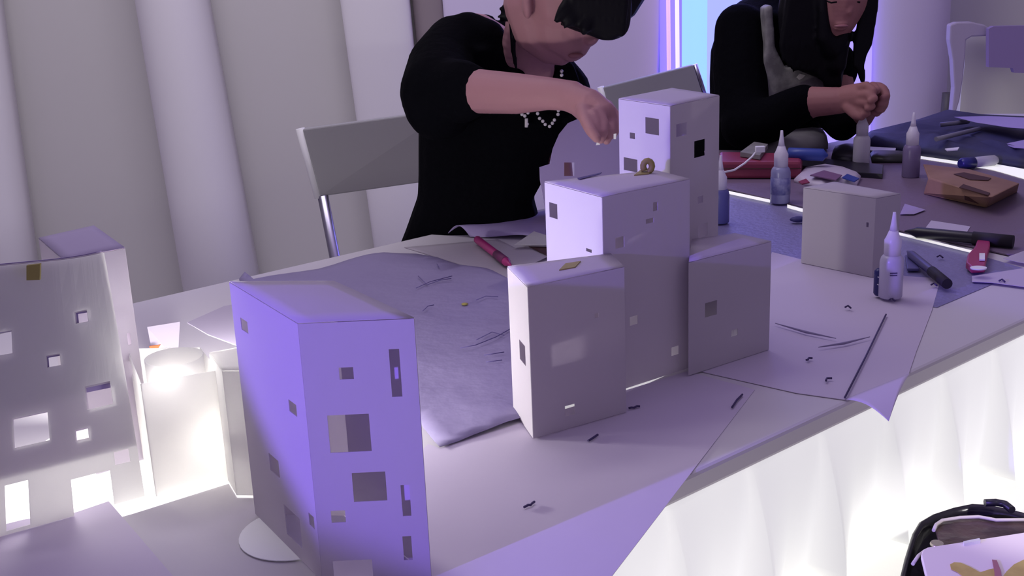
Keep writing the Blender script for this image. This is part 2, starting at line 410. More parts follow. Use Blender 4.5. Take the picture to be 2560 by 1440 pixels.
outline_sheet('paper_offcut', [(1236, 640), (1262, 622), (1318, 617), (1372, 640), (1330, 660), (1262, 664)], 'leaf-shaped pale offcut under the tip of the magenta pen', PAPER, z=.0045)
outline_sheet('dark_card', [(1322, 616), (1378, 617), (1378, 642), (1366, 636)], 'small dark brown card beside the paper blocks', DARKW, z=.007, thick=.001)
for i, (x, y) in enumerate([(1470, 1102), (1310, 1268), (1845, 1002), (2065, 952), (2015, 900), (1572, 1020)]):
    p = on(x, y, TZ + .0045 if i in (3, 4) else TZ + .003)
    mb = MB(); rr = random.Random(i + 5); pts = [p]
    for k in range(4): pts.append(pts[-1] + Vector((rr.uniform(.001, .004), rr.uniform(-.002, .005), 0)))
    if i == 2: pts = [on(1830, 1018, TZ + .003), on(1842, 1000, TZ + .003), on(1856, 986, TZ + .003)]
    tag(mb.tube(pts, .0011, 6).build('glue_speck', INK), ['dark curl of dried glue in front of the near paper block', 'dark curl of dried glue nearest the front of the table',
        'dark pencil stroke at the pointed corner of the front sheet', 'dark speck beside the fold line on the wide sheet', 'faint speck left of the fold line on the wide sheet', 'tiny speck at the foot of the near paper block'][i], 'speck')
for i, (a, b) in enumerate((((1938, 808), (2090, 846)), ((2046, 868), (2175, 842)))):  # shadow and fold lines on the sheet, put in as thin dark strokes
    tag(MB().tube([on(*a, TZ + .005), on((a[0] + b[0]) / 2, (a[1] + b[1]) / 2 + 3, TZ + .005), on(*b, TZ + .005)], [.0005, .0016, .0004], 6).build('shade_line', mat('line_shade', (.26, .22, .36), .7)),
        ['thin shadow line beside the right hand paper block', 'shorter thin shadow line in the middle of the wide sheet'][i], 'shadow line')
def scribbles(pts, name, label):
    mb = MB()
    for a in pts: mb.tube([on(x, y, TZ + .0085) for x, y in a], .0006, 5)
    return tag(mb.build(name, mat('violet_ink', (.12, .09, .26), .7)), label, 'glue strings', kind='stuff')
scribbles([[(1045, 690), (1068, 712), (1100, 700), (1128, 696)], [(1190, 750), (1215, 740), (1245, 742)], [(1056, 778), (1070, 765), (1085, 762)], [(1092, 660), (1098, 668)],
           [(1150, 870), (1190, 862), (1240, 842), (1276, 822)], [(1190, 850), (1230, 830), (1260, 838)], [(1210, 888), (1260, 880)], [(1040, 720), (1075, 704), (1130, 690)], [(1215, 905), (1255, 900)]],
          'glue_strings', 'dark strings of dried glue scattered over the crumpled sheet')
tag(MB().ball(on(1162, 760, TZ + .006), .003, (1.6, 1, .6)).build('tape_crumb', TAPE), 'yellowish crumb on the crumpled sheet', 'crumb')

# ------------------------------------------------------------------ paper buildings
NB, _, _ = paper_box('paper_building', [(1269, 668), (1319, 719), (1560, 668), (1527, 636)], .905, 'near grey paper block with yellowish tape on its flat roof',
    wins={0: [(1300, 858, 1314, 905)], 1: [(1412, 1012, 1437, 1038), (1486, 783, 1496, 794)]})
MBk, mt, _ = paper_box('paper_building', [(1362, 456), (1505, 494), (1724, 449), (1640, 428)], .965, 'middle paper block, tallest but one, taped roof and tiny windows',
    wins={0: [(1374, 508, 1394, 545), (1466, 622, 1480, 630)], 1: [(1632, 505, 1644, 527), (1614, 546, 1634, 558), (1538, 592, 1560, 620), (1678, 866, 1696, 888), (1574, 790, 1594, 812)]})
RB, _, _ = paper_box('paper_building', [(1722, 657), (1928, 605), (1838, 585), (1730, 600)], .88, 'low wide paper block at the right foot of the tower',
    wins={0: [(1762, 754, 1792, 790), (1828, 824, 1844, 840)]})
TB, tt, _ = paper_box('paper_tower', [(1547, 248), (1675, 266), (1798, 240), (1680, 222)], 1.035, 'tallest white paper tower with square windows on two sides',
    wins={0: [(1614, 295, 1648, 336), (1575, 332, 1588, 347), (1560, 396, 1594, 428)], 1: [(1735, 350, 1762, 392), (1744, 490, 1757, 508), (1745, 560, 1768, 592), (1690, 308, 1716, 340)], 2: [(1722, 338, 1775, 405)]})
FB, ft, _ = paper_box('paper_tower', [(574, 706), (745, 810), (1035, 797), (835, 705)], .96, 'blue-lit paper tower in the front with many square windows',
    wins={0: [(676, 1144, 698, 1184), (716, 1282, 752, 1350), (724, 1006, 742, 1034), (604, 800, 620, 828), (774, 1288, 786, 1316)],
          1: [(822, 1036, 926, 1130), (882, 1180, 966, 1253), (828, 1276, 864, 1306), (848, 918, 884, 948), (976, 872, 1002, 992), (836, 1400, 934, 1500), (1004, 1212, 1026, 1290), (1008, 1340, 1030, 1400)]})
# square openings seen through: a lilac inner wall part is the rear wall of each box already
# small window flaps (door-like) on the blue tower
# arched panel behind the tower
def arch_panel():
    root = thing('arched_panel', at(1450, 620, 1.62), 'arched violet paper panel curving left of the tall tower', 'paper model')
    pts = [(1372, 590), (1362, 520), (1350, 450), (1349, 418), (1374, 410), (1382, 372), (1398, 335), (1420, 308), (1448, 296), (1485, 292), (1520, 300), (1560, 330), (1575, 400), (1575, 590)]
    # front panel with a square opening: outline at Y=1.42 .. 1.5, slightly curved
    Yf = lambda x: 1.66 + (x - 1350) / 2500
    out = [at(x, y, Yf(x)) for x, y in pts]; hole = [at(x, y, Yf(x)) for x, y in ((1410, 406), (1410, 440), (1436, 440), (1436, 406))]
    bm = bmesh.new()
    def loop(L): vs = [bm.verts.new(p) for p in L]; return [bm.edges.new((vs[i], vs[(i + 1) % len(vs)])) for i in range(len(vs))]
    es = loop(out) + loop(hole)
    bmesh.ops.triangle_fill(bm, edges=es, use_beauty=True)
    bm.verts.index_update(); mb = MB().add([v.co.copy() for v in bm.verts], [[v.index for v in f.verts] for f in bm.faces]); bm.free()
    o = mb.build('paper_wall', LILAC, root, solid=.0008)
    low = [on(1360, 640), on(1580, 640)]
    # side wall joining the panel to the middle block, standing on the table
    a, b = at(1372, 590, Yf(1372)), at(1575, 590, Yf(1575))
    MB().quad(a, b, Vector((b.x, b.y, TZ + .002)), Vector((a.x, a.y, TZ + .002))).build('paper_wall', LILAC, root, solid=.0008)
    return root
AP = arch_panel()
# white tabs held by the hand above the arched panel
for i, (q, lb) in enumerate((([(1493, 350), (1497, 349), (1500, 362), (1490, 363)], 'white paper tab below the fingertips of the seated maker'), ([(1534, 335), (1541, 334), (1540, 348), (1534, 348)], 'white paper tab beside the tower at the fingers'))):
    tag(MB().prism([at(x, y, 1.575) for x, y in q], (0, .001, 0)).build('paper_tab', WHITE), lb, 'paper tab')
# tape pieces on roofs
def tape(pts, z, parent, loop_r=0):
    c = [on(x, y, z) for x, y in pts]; mb = MB().prism(c, (0, 0, .0012))
    if loop_r:
        m_ = sum(c, Vector()) / len(c)
        mb.tube([m_ + Vector((math.sin(a) * loop_r * .8 + .004, 0, loop_r - math.cos(a) * loop_r + .001)) for a in [k * .5 for k in range(12)]], .0035, 8)
    return mb.build('masking_tape', TAPE, parent)
tape([(1398, 677), (1438, 670), (1452, 655), (1414, 661)], .9078, NB)
tape([(1585, 440), (1622, 436), (1632, 424), (1600, 428)], .9675, MBk, .006)
# opening slit on the roof of the middle block
MB().prism([on(x, y, .9675) for x, y in ((1443, 446), (1505, 432), (1500, 436), (1450, 449))], (0, 0, .0006)).build('roof_slit', INK, MBk)

# facade at far left: three overlapping paper layers with window openings
def facade():
    bl, br = on(-110, 1372, TZ + .002), on(362, 1240, TZ + .002)
    top_r = at(268, 640, br.y + .0); top_l = at(-110, 676, bl.y + .0)
    root = thing('paper_facade', (bl + br) / 2, 'four storey paper facade at far left with bright square windows', 'paper model')
    c = [bl, br, top_r, top_l]
    wins = [(203, 787, 238, 817), (-40, 835, 36, 893), (124, 893, 160, 923), (222, 967, 290, 1025), (36, 1041, 126, 1114), (192, 1076, 226, 1103), (289, 1130, 328, 1162), (182, 1188, 284, 1300), (14, 1208, 74, 1320)]
    bend = lambda u, v: -.010 * max(0, u - .6) ** 2 / .16 * v ** 2
    wall_mb(c, wins, bend).build('front_wall', THIN, root, solid=.0007)
    n = (br - bl).cross(top_l - bl).normalized()
    if n.y < 0: n = -n
    L = lambda k, v: [p + n * k for p in (bl.lerp(top_l, v), br.lerp(top_r, v), top_r, top_l)]
    wall_mb(L(.003, .22), wins, bend).build('second_layer', PAPER, root, solid=.0007)
    wall_mb(L(.006, .47), wins[:3], bend).build('third_layer', LILAC, root, solid=.0007)
    p = [at(66, 664, bl.lerp(br, .35).y - .002), at(100, 660, bl.lerp(br, .4).y - .002), at(99, 700, bl.lerp(br, .4).y - .002), at(66, 701, bl.lerp(br, .35).y - .002)]
    MB().prism(p, (0, .003, 0)).build('masking_tape', TAPE, root)
    return root
facade()
BT, bt, _ = paper_box('paper_building', [(97, 597), (160, 652), (312, 621), (235, 566)], .96, 'white paper box with violet roof standing behind the left facade',
    wins={1: [(318, 832, 327, 862)]}, m=PAPER, roofm=mat('violet_roof_paper', (.42, .36, .52), .8))

# ------------------------------------------------------------------ lit paper boxes at the left
LC = on(470, 1090)
lampt = thing('table_lamp', (LC.x, LC.y + .03, TZ), 'small bright lamp glowing inside the open paper boxes', 'lamp')
MB().lathe((LC.x, LC.y + .03, TZ + .001), [(.03, 0), (.032, .004), (.028, .010)], 20).build('lamp_base', WHITE, lampt)
MB().ball((LC.x, LC.y + .03, TZ + .034), .025).build('bulb', mat('glowing_bulb', (1, 1, 1), .4, emit=(1, .99, .93), estr=10), lampt)
lamp('bulb_and_fill_light', 'POINT', (LC.x, LC.y + .03, TZ + .065), (LC.x, LC.y, TZ), 6.5, (1, .98, .93), .02)
lamp('bulb_and_fill_light', 'POINT', (LC.x + .06, LC.y - .09, TZ + .05), (LC.x, LC.y, TZ), 2.4, (1, .98, .93), .03)
lamp('bulb_and_fill_light', 'POINT', (-.43, 1.03, TZ + .06), (LC.x, LC.y, TZ), .5, (1, .98, .93), .03)  # added point light without a bulb, brightens the facade from behind
gl = on(455, 1215); lamp('bulb_and_fill_light', 'POINT', (gl.x, gl.y, TZ + .11), (gl.x, gl.y, TZ), .3, (1, .98, .95), .04)  # added point light without a bulb, spreads the glow over the table
def lit_box(name, px_roof, z, label, wins={}, roof=False, walls=(0, 1, 2, 3), m=None):
    return paper_box(name, px_roof, z, label, wins, m=m or THIN, roof=roof, walls=walls)
LBX = lit_box('paper_box', [(318, 872), (352, 960), (545, 925), (500, 868)], .86, 'open glowing paper box beside the left facade', wins={0: [(316, 896, 330, 918)]})
lit_box('paper_box', [(524, 884), (556, 928), (640, 928), (600, 870)], .87, 'glowing paper box with grey lid beside the blue-lit tower', roof=True)
cyl = MB(); cc = on(436, 902, .86)
N = 28
cyl.add([(cc.x + .026 * math.cos(6.283 * k / N), cc.y + .026 * math.sin(6.283 * k / N), z) for z in (.80, .83, .864) for k in range(N)],
        [(i * N + k, i * N + (k + 1) % N, (i + 1) * N + (k + 1) % N, (i + 1) * N + k) for i in range(2) for k in range(N)], True)
cyl.build('inner_cylinder', THIN, LBX[0], solid=.0007)
DIM = mat('dim_lilac_paper')
tag(MB().add([at(368, 818, 1.36), at(450, 805, 1.38), at(444, 906, 1.33), at(386, 908, 1.33)], [(0, 1, 2, 3)]).build('paper_flap', DIM, solid=.001), 'grey paper flap leaning on the glowing paper cylinder', 'paper flap')
tag(MB().prism([at(x, y, 1.315) for x, y in ((373, 866), (401, 862), (396, 870), (378, 878))], (0, .002, 0)).build('orange_scrap', mat('orange_paper', (.55, .10, .03), .7)), 'small orange scrap stuck at the rim of the glowing box', 'scrap')
crv = MB().grid(lambda u, v: on(430, 1168, TZ + .002).lerp(on(612, 1104, TZ + .002), u) + Vector((0, .012 * v, .008 * math.sin(v * 3.1))), 16, 4)
tag(crv.build('curled_strip', mat('cream_strip', (.62, .58, .48), .7), solid=.0006), 'thin cream strip curling at the foot of the glowing boxes', 'paper strip')
tag(MB().grid(lambda u, v: on(548, 1128, TZ + .003).lerp(on(575, 1118, TZ + .02), u) + Vector((0, .01 * v, 0)), 6, 4).build('paper_offcut', mat('cream_strip'), solid=.0006), 'small twisted cream offcut in front of the glowing boxes', 'paper offcut')
dc = on(702, 1338); MBd = MB().lathe((dc.x + .012, dc.y, TZ + .0012), [(.046, 0), (.046, .0008)], 40)  # flat white disc, brighter than the tabletop around it
tag(MBd.build('white_disc', mat('bright_white', (.92, .92, .93), .7)), 'round white disc under the blue-lit tower', 'paper disc')

# ------------------------------------------------------------------ white cube model on the wide sheet
CB, cbt, _ = paper_box('paper_cube', [(2009, 470), (2190, 497), (2252, 486), (2086, 456)], .862, 'irregular white paper cube beside the front glue bottle', wins={0: [(2166, 556, 2172, 568)]})

# ------------------------------------------------------------------ far part of the table
def slab(name, px, z, h, m, label, cat, bevel=.001, parent=None, zs=None):
    c = [on(x, y, TZ + z) for x, y in px]
    return tag(MB().prism(c, (0, 0, h)).build(name, m, parent, bevel=bevel), label, cat)
slab('cutting_mat', [(1790, 468), (1760, 380), (1900, 372), (2080, 372), (2300, 388), (2560, 448), (2760, 520), (2760, 640), (2520, 640), (2245, 578)], .001, .003, MATD, 'dark purple cutting mat covering the far right of the table', 'cutting mat')
slab('cutting_mat', [(1600, 560), (1620, 450), (1790, 480), (2070, 530), (2300, 596), (2560, 672), (2560, 700), (2480, 712), (2342, 770), (2200, 740), (1900, 660)], .0001, .0009, MATB, 'blue-grey cutting mat between tower and white cube', 'cutting mat')
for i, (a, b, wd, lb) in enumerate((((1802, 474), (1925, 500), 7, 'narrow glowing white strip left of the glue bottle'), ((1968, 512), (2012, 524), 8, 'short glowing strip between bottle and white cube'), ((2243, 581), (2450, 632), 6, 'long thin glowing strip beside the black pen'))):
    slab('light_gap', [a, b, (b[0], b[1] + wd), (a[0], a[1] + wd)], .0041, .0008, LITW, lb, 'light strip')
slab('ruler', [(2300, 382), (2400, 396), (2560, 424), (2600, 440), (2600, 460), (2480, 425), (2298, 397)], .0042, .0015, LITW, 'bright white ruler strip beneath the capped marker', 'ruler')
slab('white_card', [(2165, 368), (2240, 372), (2236, 386), (2168, 376)], .012, .002, WHITE, 'small white card on the dark things by the rear bottle', 'card')

def navy_bag():
    ed = [(2150, 352), (2200, 330), (2290, 306), (2368, 290), (2460, 292), (2600, 300), (2640, 420), (2560, 412), (2500, 402), (2400, 396), (2300, 382), (2240, 372), (2160, 366)]
    P = [on(x, y, TZ + .012) for x, y in ed]; c = sum(P, Vector()) / len(P); mb = MB(); n = len(P); rings = []
    V = []; Fc = []
    for r, h in ((1, -.008), (1.0, .004), (.88, .016), (.6, .024), (.25, .020)):
        for k, p in enumerate(P):
            q = c + (p - c) * r; V.append((q.x, q.y, TZ + .012 + h + (.006 * math.sin(k * 2.1 + r * 9) if r < 1 else 0)))
    V.append((c.x, c.y, TZ + .032))
    for i in range(4):
        for k in range(n): Fc.append((i * n + k, i * n + (k + 1) % n, (i + 1) * n + (k + 1) % n, (i + 1) * n + k))
    for k in range(n): Fc.append((4 * n + k, 4 * n + (k + 1) % n, 5 * n))
    Fc.append(tuple(range(n))[::-1])
    root = thing('cloth_bag', c, 'navy cloth bag lying flat at the far end of the table', 'bag')
    MB().add(V, Fc, True).build('bag_body', NAVY, root)
    GB = mat('grey_strap', (.18, .17, .24), .6)
    for a, b in (((2340, 348), (2448, 322)), ((2350, 312), (2420, 304))):
        MB().tube([on(*a, TZ + .043), on((a[0] + b[0]) / 2, (a[1] + b[1]) / 2, TZ + .046), on(*b, TZ + .043)], .005, 8).build('strap', GB, root)
    MB().prism([on(x, y, TZ + .040) for x, y in ((2362, 374), (2398, 370), (2394, 376), (2368, 378))], (0, 0, .002)).build('buckle', WHITE, root)
    MB().prism([on(x, y, TZ + .036) for x, y in ((2512, 362), (2570, 350), (2570, 372), (2536, 370))], (0, 0, .002)).build('lilac_patch', LILAC, root)
navy_bag()
outline_sheet('paper_sheet', [(2385, 292), (2470, 290), (2620, 296), (2620, 325), (2520, 318), (2440, 306)], 'lilac sheet draped over the far end behind the navy bag', LILAC, z=.055)

def bottle(base, H, label, name='glue_bottle', lean=(0, 0), low=CLEAR, cap=CLOUDY, group=None):
    k = H / .127; c = Vector(base); root = thing(name, c, label, 'glue bottle', group)
    MB().lathe(c, [(.0155 * k, 0), (.017 * k, .002 * k), (.017 * k, .054 * k), (.0155 * k, .060 * k), (.0122 * k, .064 * k)], 24).build('bottle_body', low, root)
    MB().lathe(c + Vector((0, 0, .064 * k)), [(.0120 * k, 0), (.0122 * k, .022 * k), (.010 * k, .026 * k), (.0062 * k, .036 * k)], 24).build('bottle_cap', cap, root)
    MB().lathe(c + Vector((0, 0, .1 * k)), [(.0058 * k, 0), (.0045 * k, .008 * k), (.0030 * k, .018 * k), (.0022 * k, .027 * k)], 16).build('nozzle', cap, root)
    return root
B1 = bottle(on(1950, 506, TZ + .004), .127, 'glue bottle with bluish label left of the white cube')
MB().lathe(on(1950, 506, TZ + .004) + Vector((0, 0, .016)), [(.0173, 0), (.0173, .030)], 24).build('bottle_label', mat('smudged_label', (.30, .30, .50), .6, vary=(.12, .12, .34), bscale=90), B1)
bottle(on(2152, 415, TZ + .004), .122, 'pale glue bottle below the hands of the long-haired maker', low=CLOUDY)
bottle(on(2276, 442, TZ + .004), .122, 'glue bottle standing in front of the navy bag', low=mat('purple_glue_bottle', (.26, .20, .38), .3, transl=.3))
bottle(on(1800, 556, TZ + .003), .112, 'glue bottle with blue contents half hidden behind the tower', low=mat('blue_glue_bottle', (.10, .10, .34), .3))
B5 = bottle(on(2225, 742, TZ + .0045), .112, 'front glue bottle beside the white cube, clear body and frosted cap', low=mat('clear_glue_bottle', (.70, .66, .82), .3, transl=.35))
bb = on(2225, 742, TZ + .0045)
lab = MB(); N = 10
def arc(u, v):
    a = math.radians(178 + u * 75); return bb + Vector((.0165 * math.cos(a), .0165 * math.sin(a), .006 + .036 * v))
lab.grid(arc, 10, 2)
# navy tube lying/standing left of it
nb = on(2195, 738, TZ + .0045)
nv = thing('glue_tube', nb, 'small navy tube with white lettering beside the front glue bottle', 'glue tube')
MB().lathe(nb, [(.004, 0), (.0062, .003), (.0064, .026), (.006, .033), (.003, .036)], 16).build('tube_body', mat('navy_plastic', (.02, .02, .14), .35), nv)
for i, (dx, z) in enumerate(((-.002, .026), (.001, .022), (-.002, .016), (.0005, .011))):
    MB().box(nb + Vector((dx, -.0066, z)), (.004, .0006, .0012), ry=.5).build('lettering', WHITE, nv)
wl = MB()
for z in (.036, .033): wl.box(bb + Vector((-.002, -.0150, z)), (.009, .0012, .0012))
wl.build('label_lines', INK, B5)

# red case with cable
rc = thing('pencil_case', on(1900, 440), 'red pencil case behind the glue bottle with blue label', 'pencil case')
p = [on(1798, 447, TZ + .005), on(2002, 447, TZ + .005), on(2006, 425, TZ + .005), on(1798, 420, TZ + .005)]
MB().prism(p, (0, 0, .034)).build('case_body', RED, rc, bevel=.006)
MB().tube([p[0] + Vector((0, -.001, .020)), p[1] + Vector((0, -.001, .020))], .001, 6).build('zipper', DARKW, rc)
cab = thing('charging_cable', on(1880, 400, TZ + .04), 'thin white cable with a plug curving over the red pencil case', 'cable')
MB().tube([at(x, y, Y) for x, y, Y in ((1770, 432, 1.98), (1808, 431, 2.02), (1836, 425, 2.08), (1862, 408, 2.12), (1880, 392, 2.14), (1888, 382, 2.15))], .0018, 8).build('cord', WHITE, cab)
MB().box(at(1900, 373, 2.15), (.017, .010, .011)).build('plug', WHITE, cab, bevel=.001)
slab('clear_pouch', [(1850, 392), (1885, 366), (1920, 372), (1900, 400)], .04, .01, CLOTHG, 'greyish clear pouch on top of the red pencil case', 'pouch')
def pen(a, b, r, m, label, z=.008, capm=None, name='pen', grip=None, Yoff=0):
    A, B = on(*a, TZ + z), on(*b, TZ + z); root = thing(name, A, label, 'pen' if 'pen' in name else name.replace('_', ' '))
    d = B - A
    MB().tube([A, A + d * .02, A + d * .3, A + d * .88, A + d * .93, B], [r * .8, r, r, r, r * .6, r * .15], 14).build('barrel', m, root)
    if capm: MB().tube([A - d * .02, A + d * .35], [r * 1.12, r * 1.15], 14).build('pen_cap', capm, root)
    if grip: MB().tube([A + d * .6, A + d * .85], [r * 1.1, r * 1.1], 14).build('grip', grip, root)
    return root
pen((1192, 598), (1278, 664), .0062, MAGENTA, 'magenta pen lying in front of the seated maker', grip=mat('dark_magenta_rubber', (.12, .015, .08), .6), z=.010)
pen((2528, 604), (2262, 578), .0085, BLACKP, 'long black craft knife pointing left past the white cube', name='craft_knife', capm=mat('black_rubber', (.01, .006, .014), .7), z=.014)
pen((2366, 708), (2268, 628), .0062, mat('dark_metal', (.08, .07, .18), .4), 'slanted cutter with a dark rubber end right of the front bottle', name='cutter', capm=mat('black_rubber'), z=.012)
slab('blade_guard', [(2262, 644), (2292, 644), (2298, 678), (2268, 678)], .0035, .004, mat('slate_plastic', (.10, .09, .24), .4), 'small dark square clip beside the slanted cutter', 'clip')
pen((1970, 384), (2070, 388), .012, BLUE, 'thick blue marker lying behind the second bottle', name='marker_pen', z=.045)
# black tools
def hump(name, px, z, h, m, label, cat):
    P = [on(x, y, TZ + z) for x, y in px]; c = sum(P, Vector()) / len(P); n = len(P); V = []; Fc = []
    for r, hh in ((1, 0), (1, .35), (.85, .8), (.5, 1)):
        for p in P: q = c + (p - c) * r; V.append((q.x, q.y, q.z + hh * h))
    V.append((c.x, c.y, c.z + h * 1.03))
    for i in range(3):
        for k in range(n): Fc.append((i * n + k, i * n + (k + 1) % n, (i + 1) * n + (k + 1) % n, (i + 1) * n + k))
    for k in range(n): Fc.append((3 * n + k, 3 * n + (k + 1) % n, 4 * n))
    Fc.append(tuple(range(n))[::-1])
    return tag(MB().add(V, Fc, True).build(name, m), label, cat)
hump('black_pouch', [(2078, 402), (2082, 384), (2110, 376), (2144, 378), (2166, 392), (2160, 406), (2120, 410)], .004, .022, BLACKP, 'black zip pouch lying behind the rear glue bottles', 'pouch')
slab('tablet', [(2000, 402), (2208, 424), (2206, 448), (2100, 440), (2000, 425)], .004, .010, BLACKP, 'flat black tablet behind the colourful packet', 'tablet')
hump('glasses_case', [(2175, 390), (2270, 392), (2262, 408), (2180, 408)], .004, .016, mat('dark_olive_plastic', (.02, .02, .018), .4), 'dark case between the two rear glue bottles', 'case')
hump('grey_cloth', [(1890, 392), (1930, 372), (1970, 358), (2010, 345), (2045, 340), (2066, 352), (2070, 372), (2020, 382), (1960, 392)], .01, .035, CLOTHG, 'crumpled grey cloth in front of the long-haired maker', 'cloth')
pk = thing('snack_packet', on(2075, 445, TZ + .015), 'colourful red and blue packet just behind the white cube', 'packet')
hp = hump('packet_body', [(1985, 456), (2005, 434), (2060, 424), (2110, 432), (2152, 448), (2140, 470), (2050, 475)], .004, .018, mat('pale_packet', (.55, .48, .62), .4), None, None); 
for k in ('label', 'category'):
    if k in hp: del hp[k]
hp.location = hp.location - pk.location; hp.parent = pk
for q, m_ in (([(2025, 440), (2060, 428), (2105, 440), (2090, 452)], mat('print_dark', (.20, .10, .22), .5)), ([(2105, 446), (2118, 437), (2148, 448), (2136, 456)], BLUE), ([(1996, 456), (2015, 449), (2024, 458), (2005, 462)], RED)):
    MB().prism([on(x, y, TZ + .0235) for x, y in q], (0, 0, .002)).build('printed_patch', m_, pk)
tag(MB().ball(on(1996, 548, TZ + .008), .008, (1.8, 1, .6)).build('blue_eraser', mat('navy_rubber', (.03, .025, .14), .6)), 'small navy eraser just left of the white cube', 'eraser')
# capped marker on the ruler
cmk = thing('marker_pen', on(2440, 408, TZ + .012), 'clear marker with a dark blue cap resting on the white ruler', 'marker')
A, B = on(2400, 410, TZ + .016), on(2492, 400, TZ + .016)
MB().tube([A, A.lerp(B, .06), A.lerp(B, .36)], [.008, .0115, .0115], 16).build('pen_cap', mat('navy_cap', (.02, .02, .16), .35), cmk)
MB().tube([A.lerp(B, .36), A.lerp(B, .92), B], [.0105, .0105, .007], 16).build('barrel', mat('clear_barrel', (.55, .54, .56), .25, transl=.4), cmk)
# kraft box
kb = thing('kraft_box', on(2420, 490, TZ), 'brown kraft craft box with cut slots on the dark mat', 'box')
kp = [(2312, 490), (2470, 520), (2546, 470), (2540, 458), (2420, 430), (2318, 424)]
def kraft():
    lowp = [on(x, y, TZ + .004) for x, y in ((2308, 486), (2466, 520), (2545, 480), (2440, 448), (2330, 440))]
    upp = [on(x, y, TZ + .036) for x, y in ((2322, 444), (2478, 494), (2550, 458), (2430, 424), (2306, 410))]
    n = 5; return MB().add(lowp + upp, [tuple(range(5))[::-1], tuple(range(5, 10))] + [(i, (i + 1) % n, n + (i + 1) % n, n + i) for i in range(n)])
kraft().build('box_body', WOOD, kb, bevel=.003)
MB().prism([on(x, y, TZ + .0365) for x, y in ((2384, 436), (2410, 432), (2478, 446), (2470, 452), (2425, 450))], (0, 0, .001)).build('slot', DARKW, kb)
for q in ([(2398, 470), (2408, 462), (2475, 484), (2470, 490)],):
    MB().prism([on(x, y, TZ + .0365) for x, y in q], (0, 0, .0015)).build('slot', DARKW, kb)
ka, kbp = on(2466, 518, TZ + .004), on(2308, 486, TZ + .004)
MB().prism([at(x, y, ka.y - .004) for x, y in ((2412, 490), (2460, 506), (2460, 514), (2412, 500))], (0, .004, 0)).build('slot', DARKW, kb)
outline_sheet('paper_offcut', [(2250, 536), (2262, 510), (2314, 525), (2285, 536)], 'small pointed offcut right behind the white cube', LILAC, z=.006)
outline_sheet('paper_offcut', [(2308, 577), (2328, 551), (2426, 566), (2414, 586)], 'pale rectangular offcut above the black craft knife', mat('pale_lilac_paper', (.52, .46, .60), .7), z=.005)
outline_sheet('paper_offcut', [(2430, 690), (2600, 664), (2600, 722), (2478, 706), (2430, 704)], 'printed paper strip at the right edge of the table', mat('pale_lilac_paper'), z=.004)
outline_sheet('paper_offcut', [(2508, 646), (2600, 612), (2600, 664), (2545, 655)], 'white offcut at the right border behind the printed strip', PAPER, z=.006)
for i, (x, y) in enumerate(((2350, 642), (2505, 702), (2335, 712), (2120, 768), (2230, 750))):
    tag(MB().tube([on(x - 7, y, TZ + .006), on(x, y - 4, TZ + .0065), on(x + 7, y + 2, TZ + .006)], .0012, 6).build('glue_speck', INK), ['dark speck between cutter and pink dispenser', 'dark mark on the printed strip', 'dark speck at the rubber end of the cutter', 'dark mark on the wide sheet above the fold line', 'dark speck at the foot of the front bottle'][i], 'speck')
# pink tape dispenser
pd = thing('correction_tape', on(2445, 680, TZ + .004), 'pink correction tape dispenser with a white oval window', 'correction tape')
PK = mat('pink_plastic', (.35, .03, .12), .4)
V0 = [(2414, 672), (2418, 652), (2436, 632), (2444, 610), (2452, 602), (2474, 606), (2474, 630), (2468, 650), (2462, 682), (2428, 684)]
MB().prism([on(x, y, TZ + .004) for x, y in V0], (0, 0, .010)).build('dispenser_body', PK, pd, bevel=.002)
oc = on(2446, 672, TZ + .016); MB().lathe(oc, [(.0105, 0), (.0108, .002)], 20, 1, .8).build('window', WHITE, pd)
MB().prism([on(x, y, TZ + .015) for x, y in ((2448, 636), (2462, 636), (2462, 652), (2448, 652))], (0, 0, .002)).build('window', WHITE, pd)

# ------------------------------------------------------------------ chairs
def folding_chair(name, bx, Y0, Y1, label, seatY, postx, legm=CHROME, seat=True):
    tl, tr, br_, bl_ = bx
    P = [at(*tl, Y0), at(*tr, Y1), at(*br_, Y1), at(*bl_, Y0)]
    root = thing(name, (P[3].x, P[3].y, 0), label, 'chair')
    MB().prism(P, (0, .018, 0)).build('backrest', GREYB, root, bevel=.003)
    # left white side rail and rails at both sides
    e = (P[3] - P[0]); ln = e.length
    MB().tube([P[0] + Vector((-.006, .01, 0)), P[3] + Vector((-.004, .01, -.004))], .009, 10).build('side_rail', WHITE, root)
    MB().tube([P[1] + Vector((.006, .01, 0)), P[2] + Vector((.006, .01, -.004))], .007, 10).build('side_rail', legm, root)
    sw = P[2] - P[3]; sd = Vector((sw.x, sw.y, 0)).normalized(); fwd = Vector((sd.y, -sd.x, 0))
    for k, q in enumerate((P[3], P[2])):
        low = Vector((q.x, q.y, 0)) + (sd * .06 if k == 0 else sd * .04)
        MB().tube([q + Vector((.004, .01, 0)), q.lerp(low, .5) + fwd * .06, low + fwd * .12 + Vector((0, 0, .006))], .011, 12).build('leg', legm, root)
        MB().tube([Vector((q.x, q.y, .44)) + sd * .03 + fwd * .05, low - fwd * .2 + Vector((0, 0, .006))], .011, 12).build('leg', legm, root)
    s0 = Vector((P[3].x, P[3].y, .44)) + fwd * .03; s1 = Vector((P[2].x, P[2].y, .44)) + fwd * .03
    if seat: MB().prism([s0 + fwd * .36, s1 + fwd * .36, s1, s0], (0, 0, .02)).build('seat', GREYB, root, bevel=.004)
    return root
folding_chair('folding_chair', [(756, 323), (1120, 274), (1126, 446), (800, 492)], 2.30, 2.42, 'grey folding chair with steel legs behind the seated maker', 0, 0)
folding_chair('folding_chair', [(1508, 218), (1733, 162), (1757, 236), (1528, 290)], 3.0, 3.1, 'grey folding chair back showing behind the paper tower', 0, 0, seat=True)
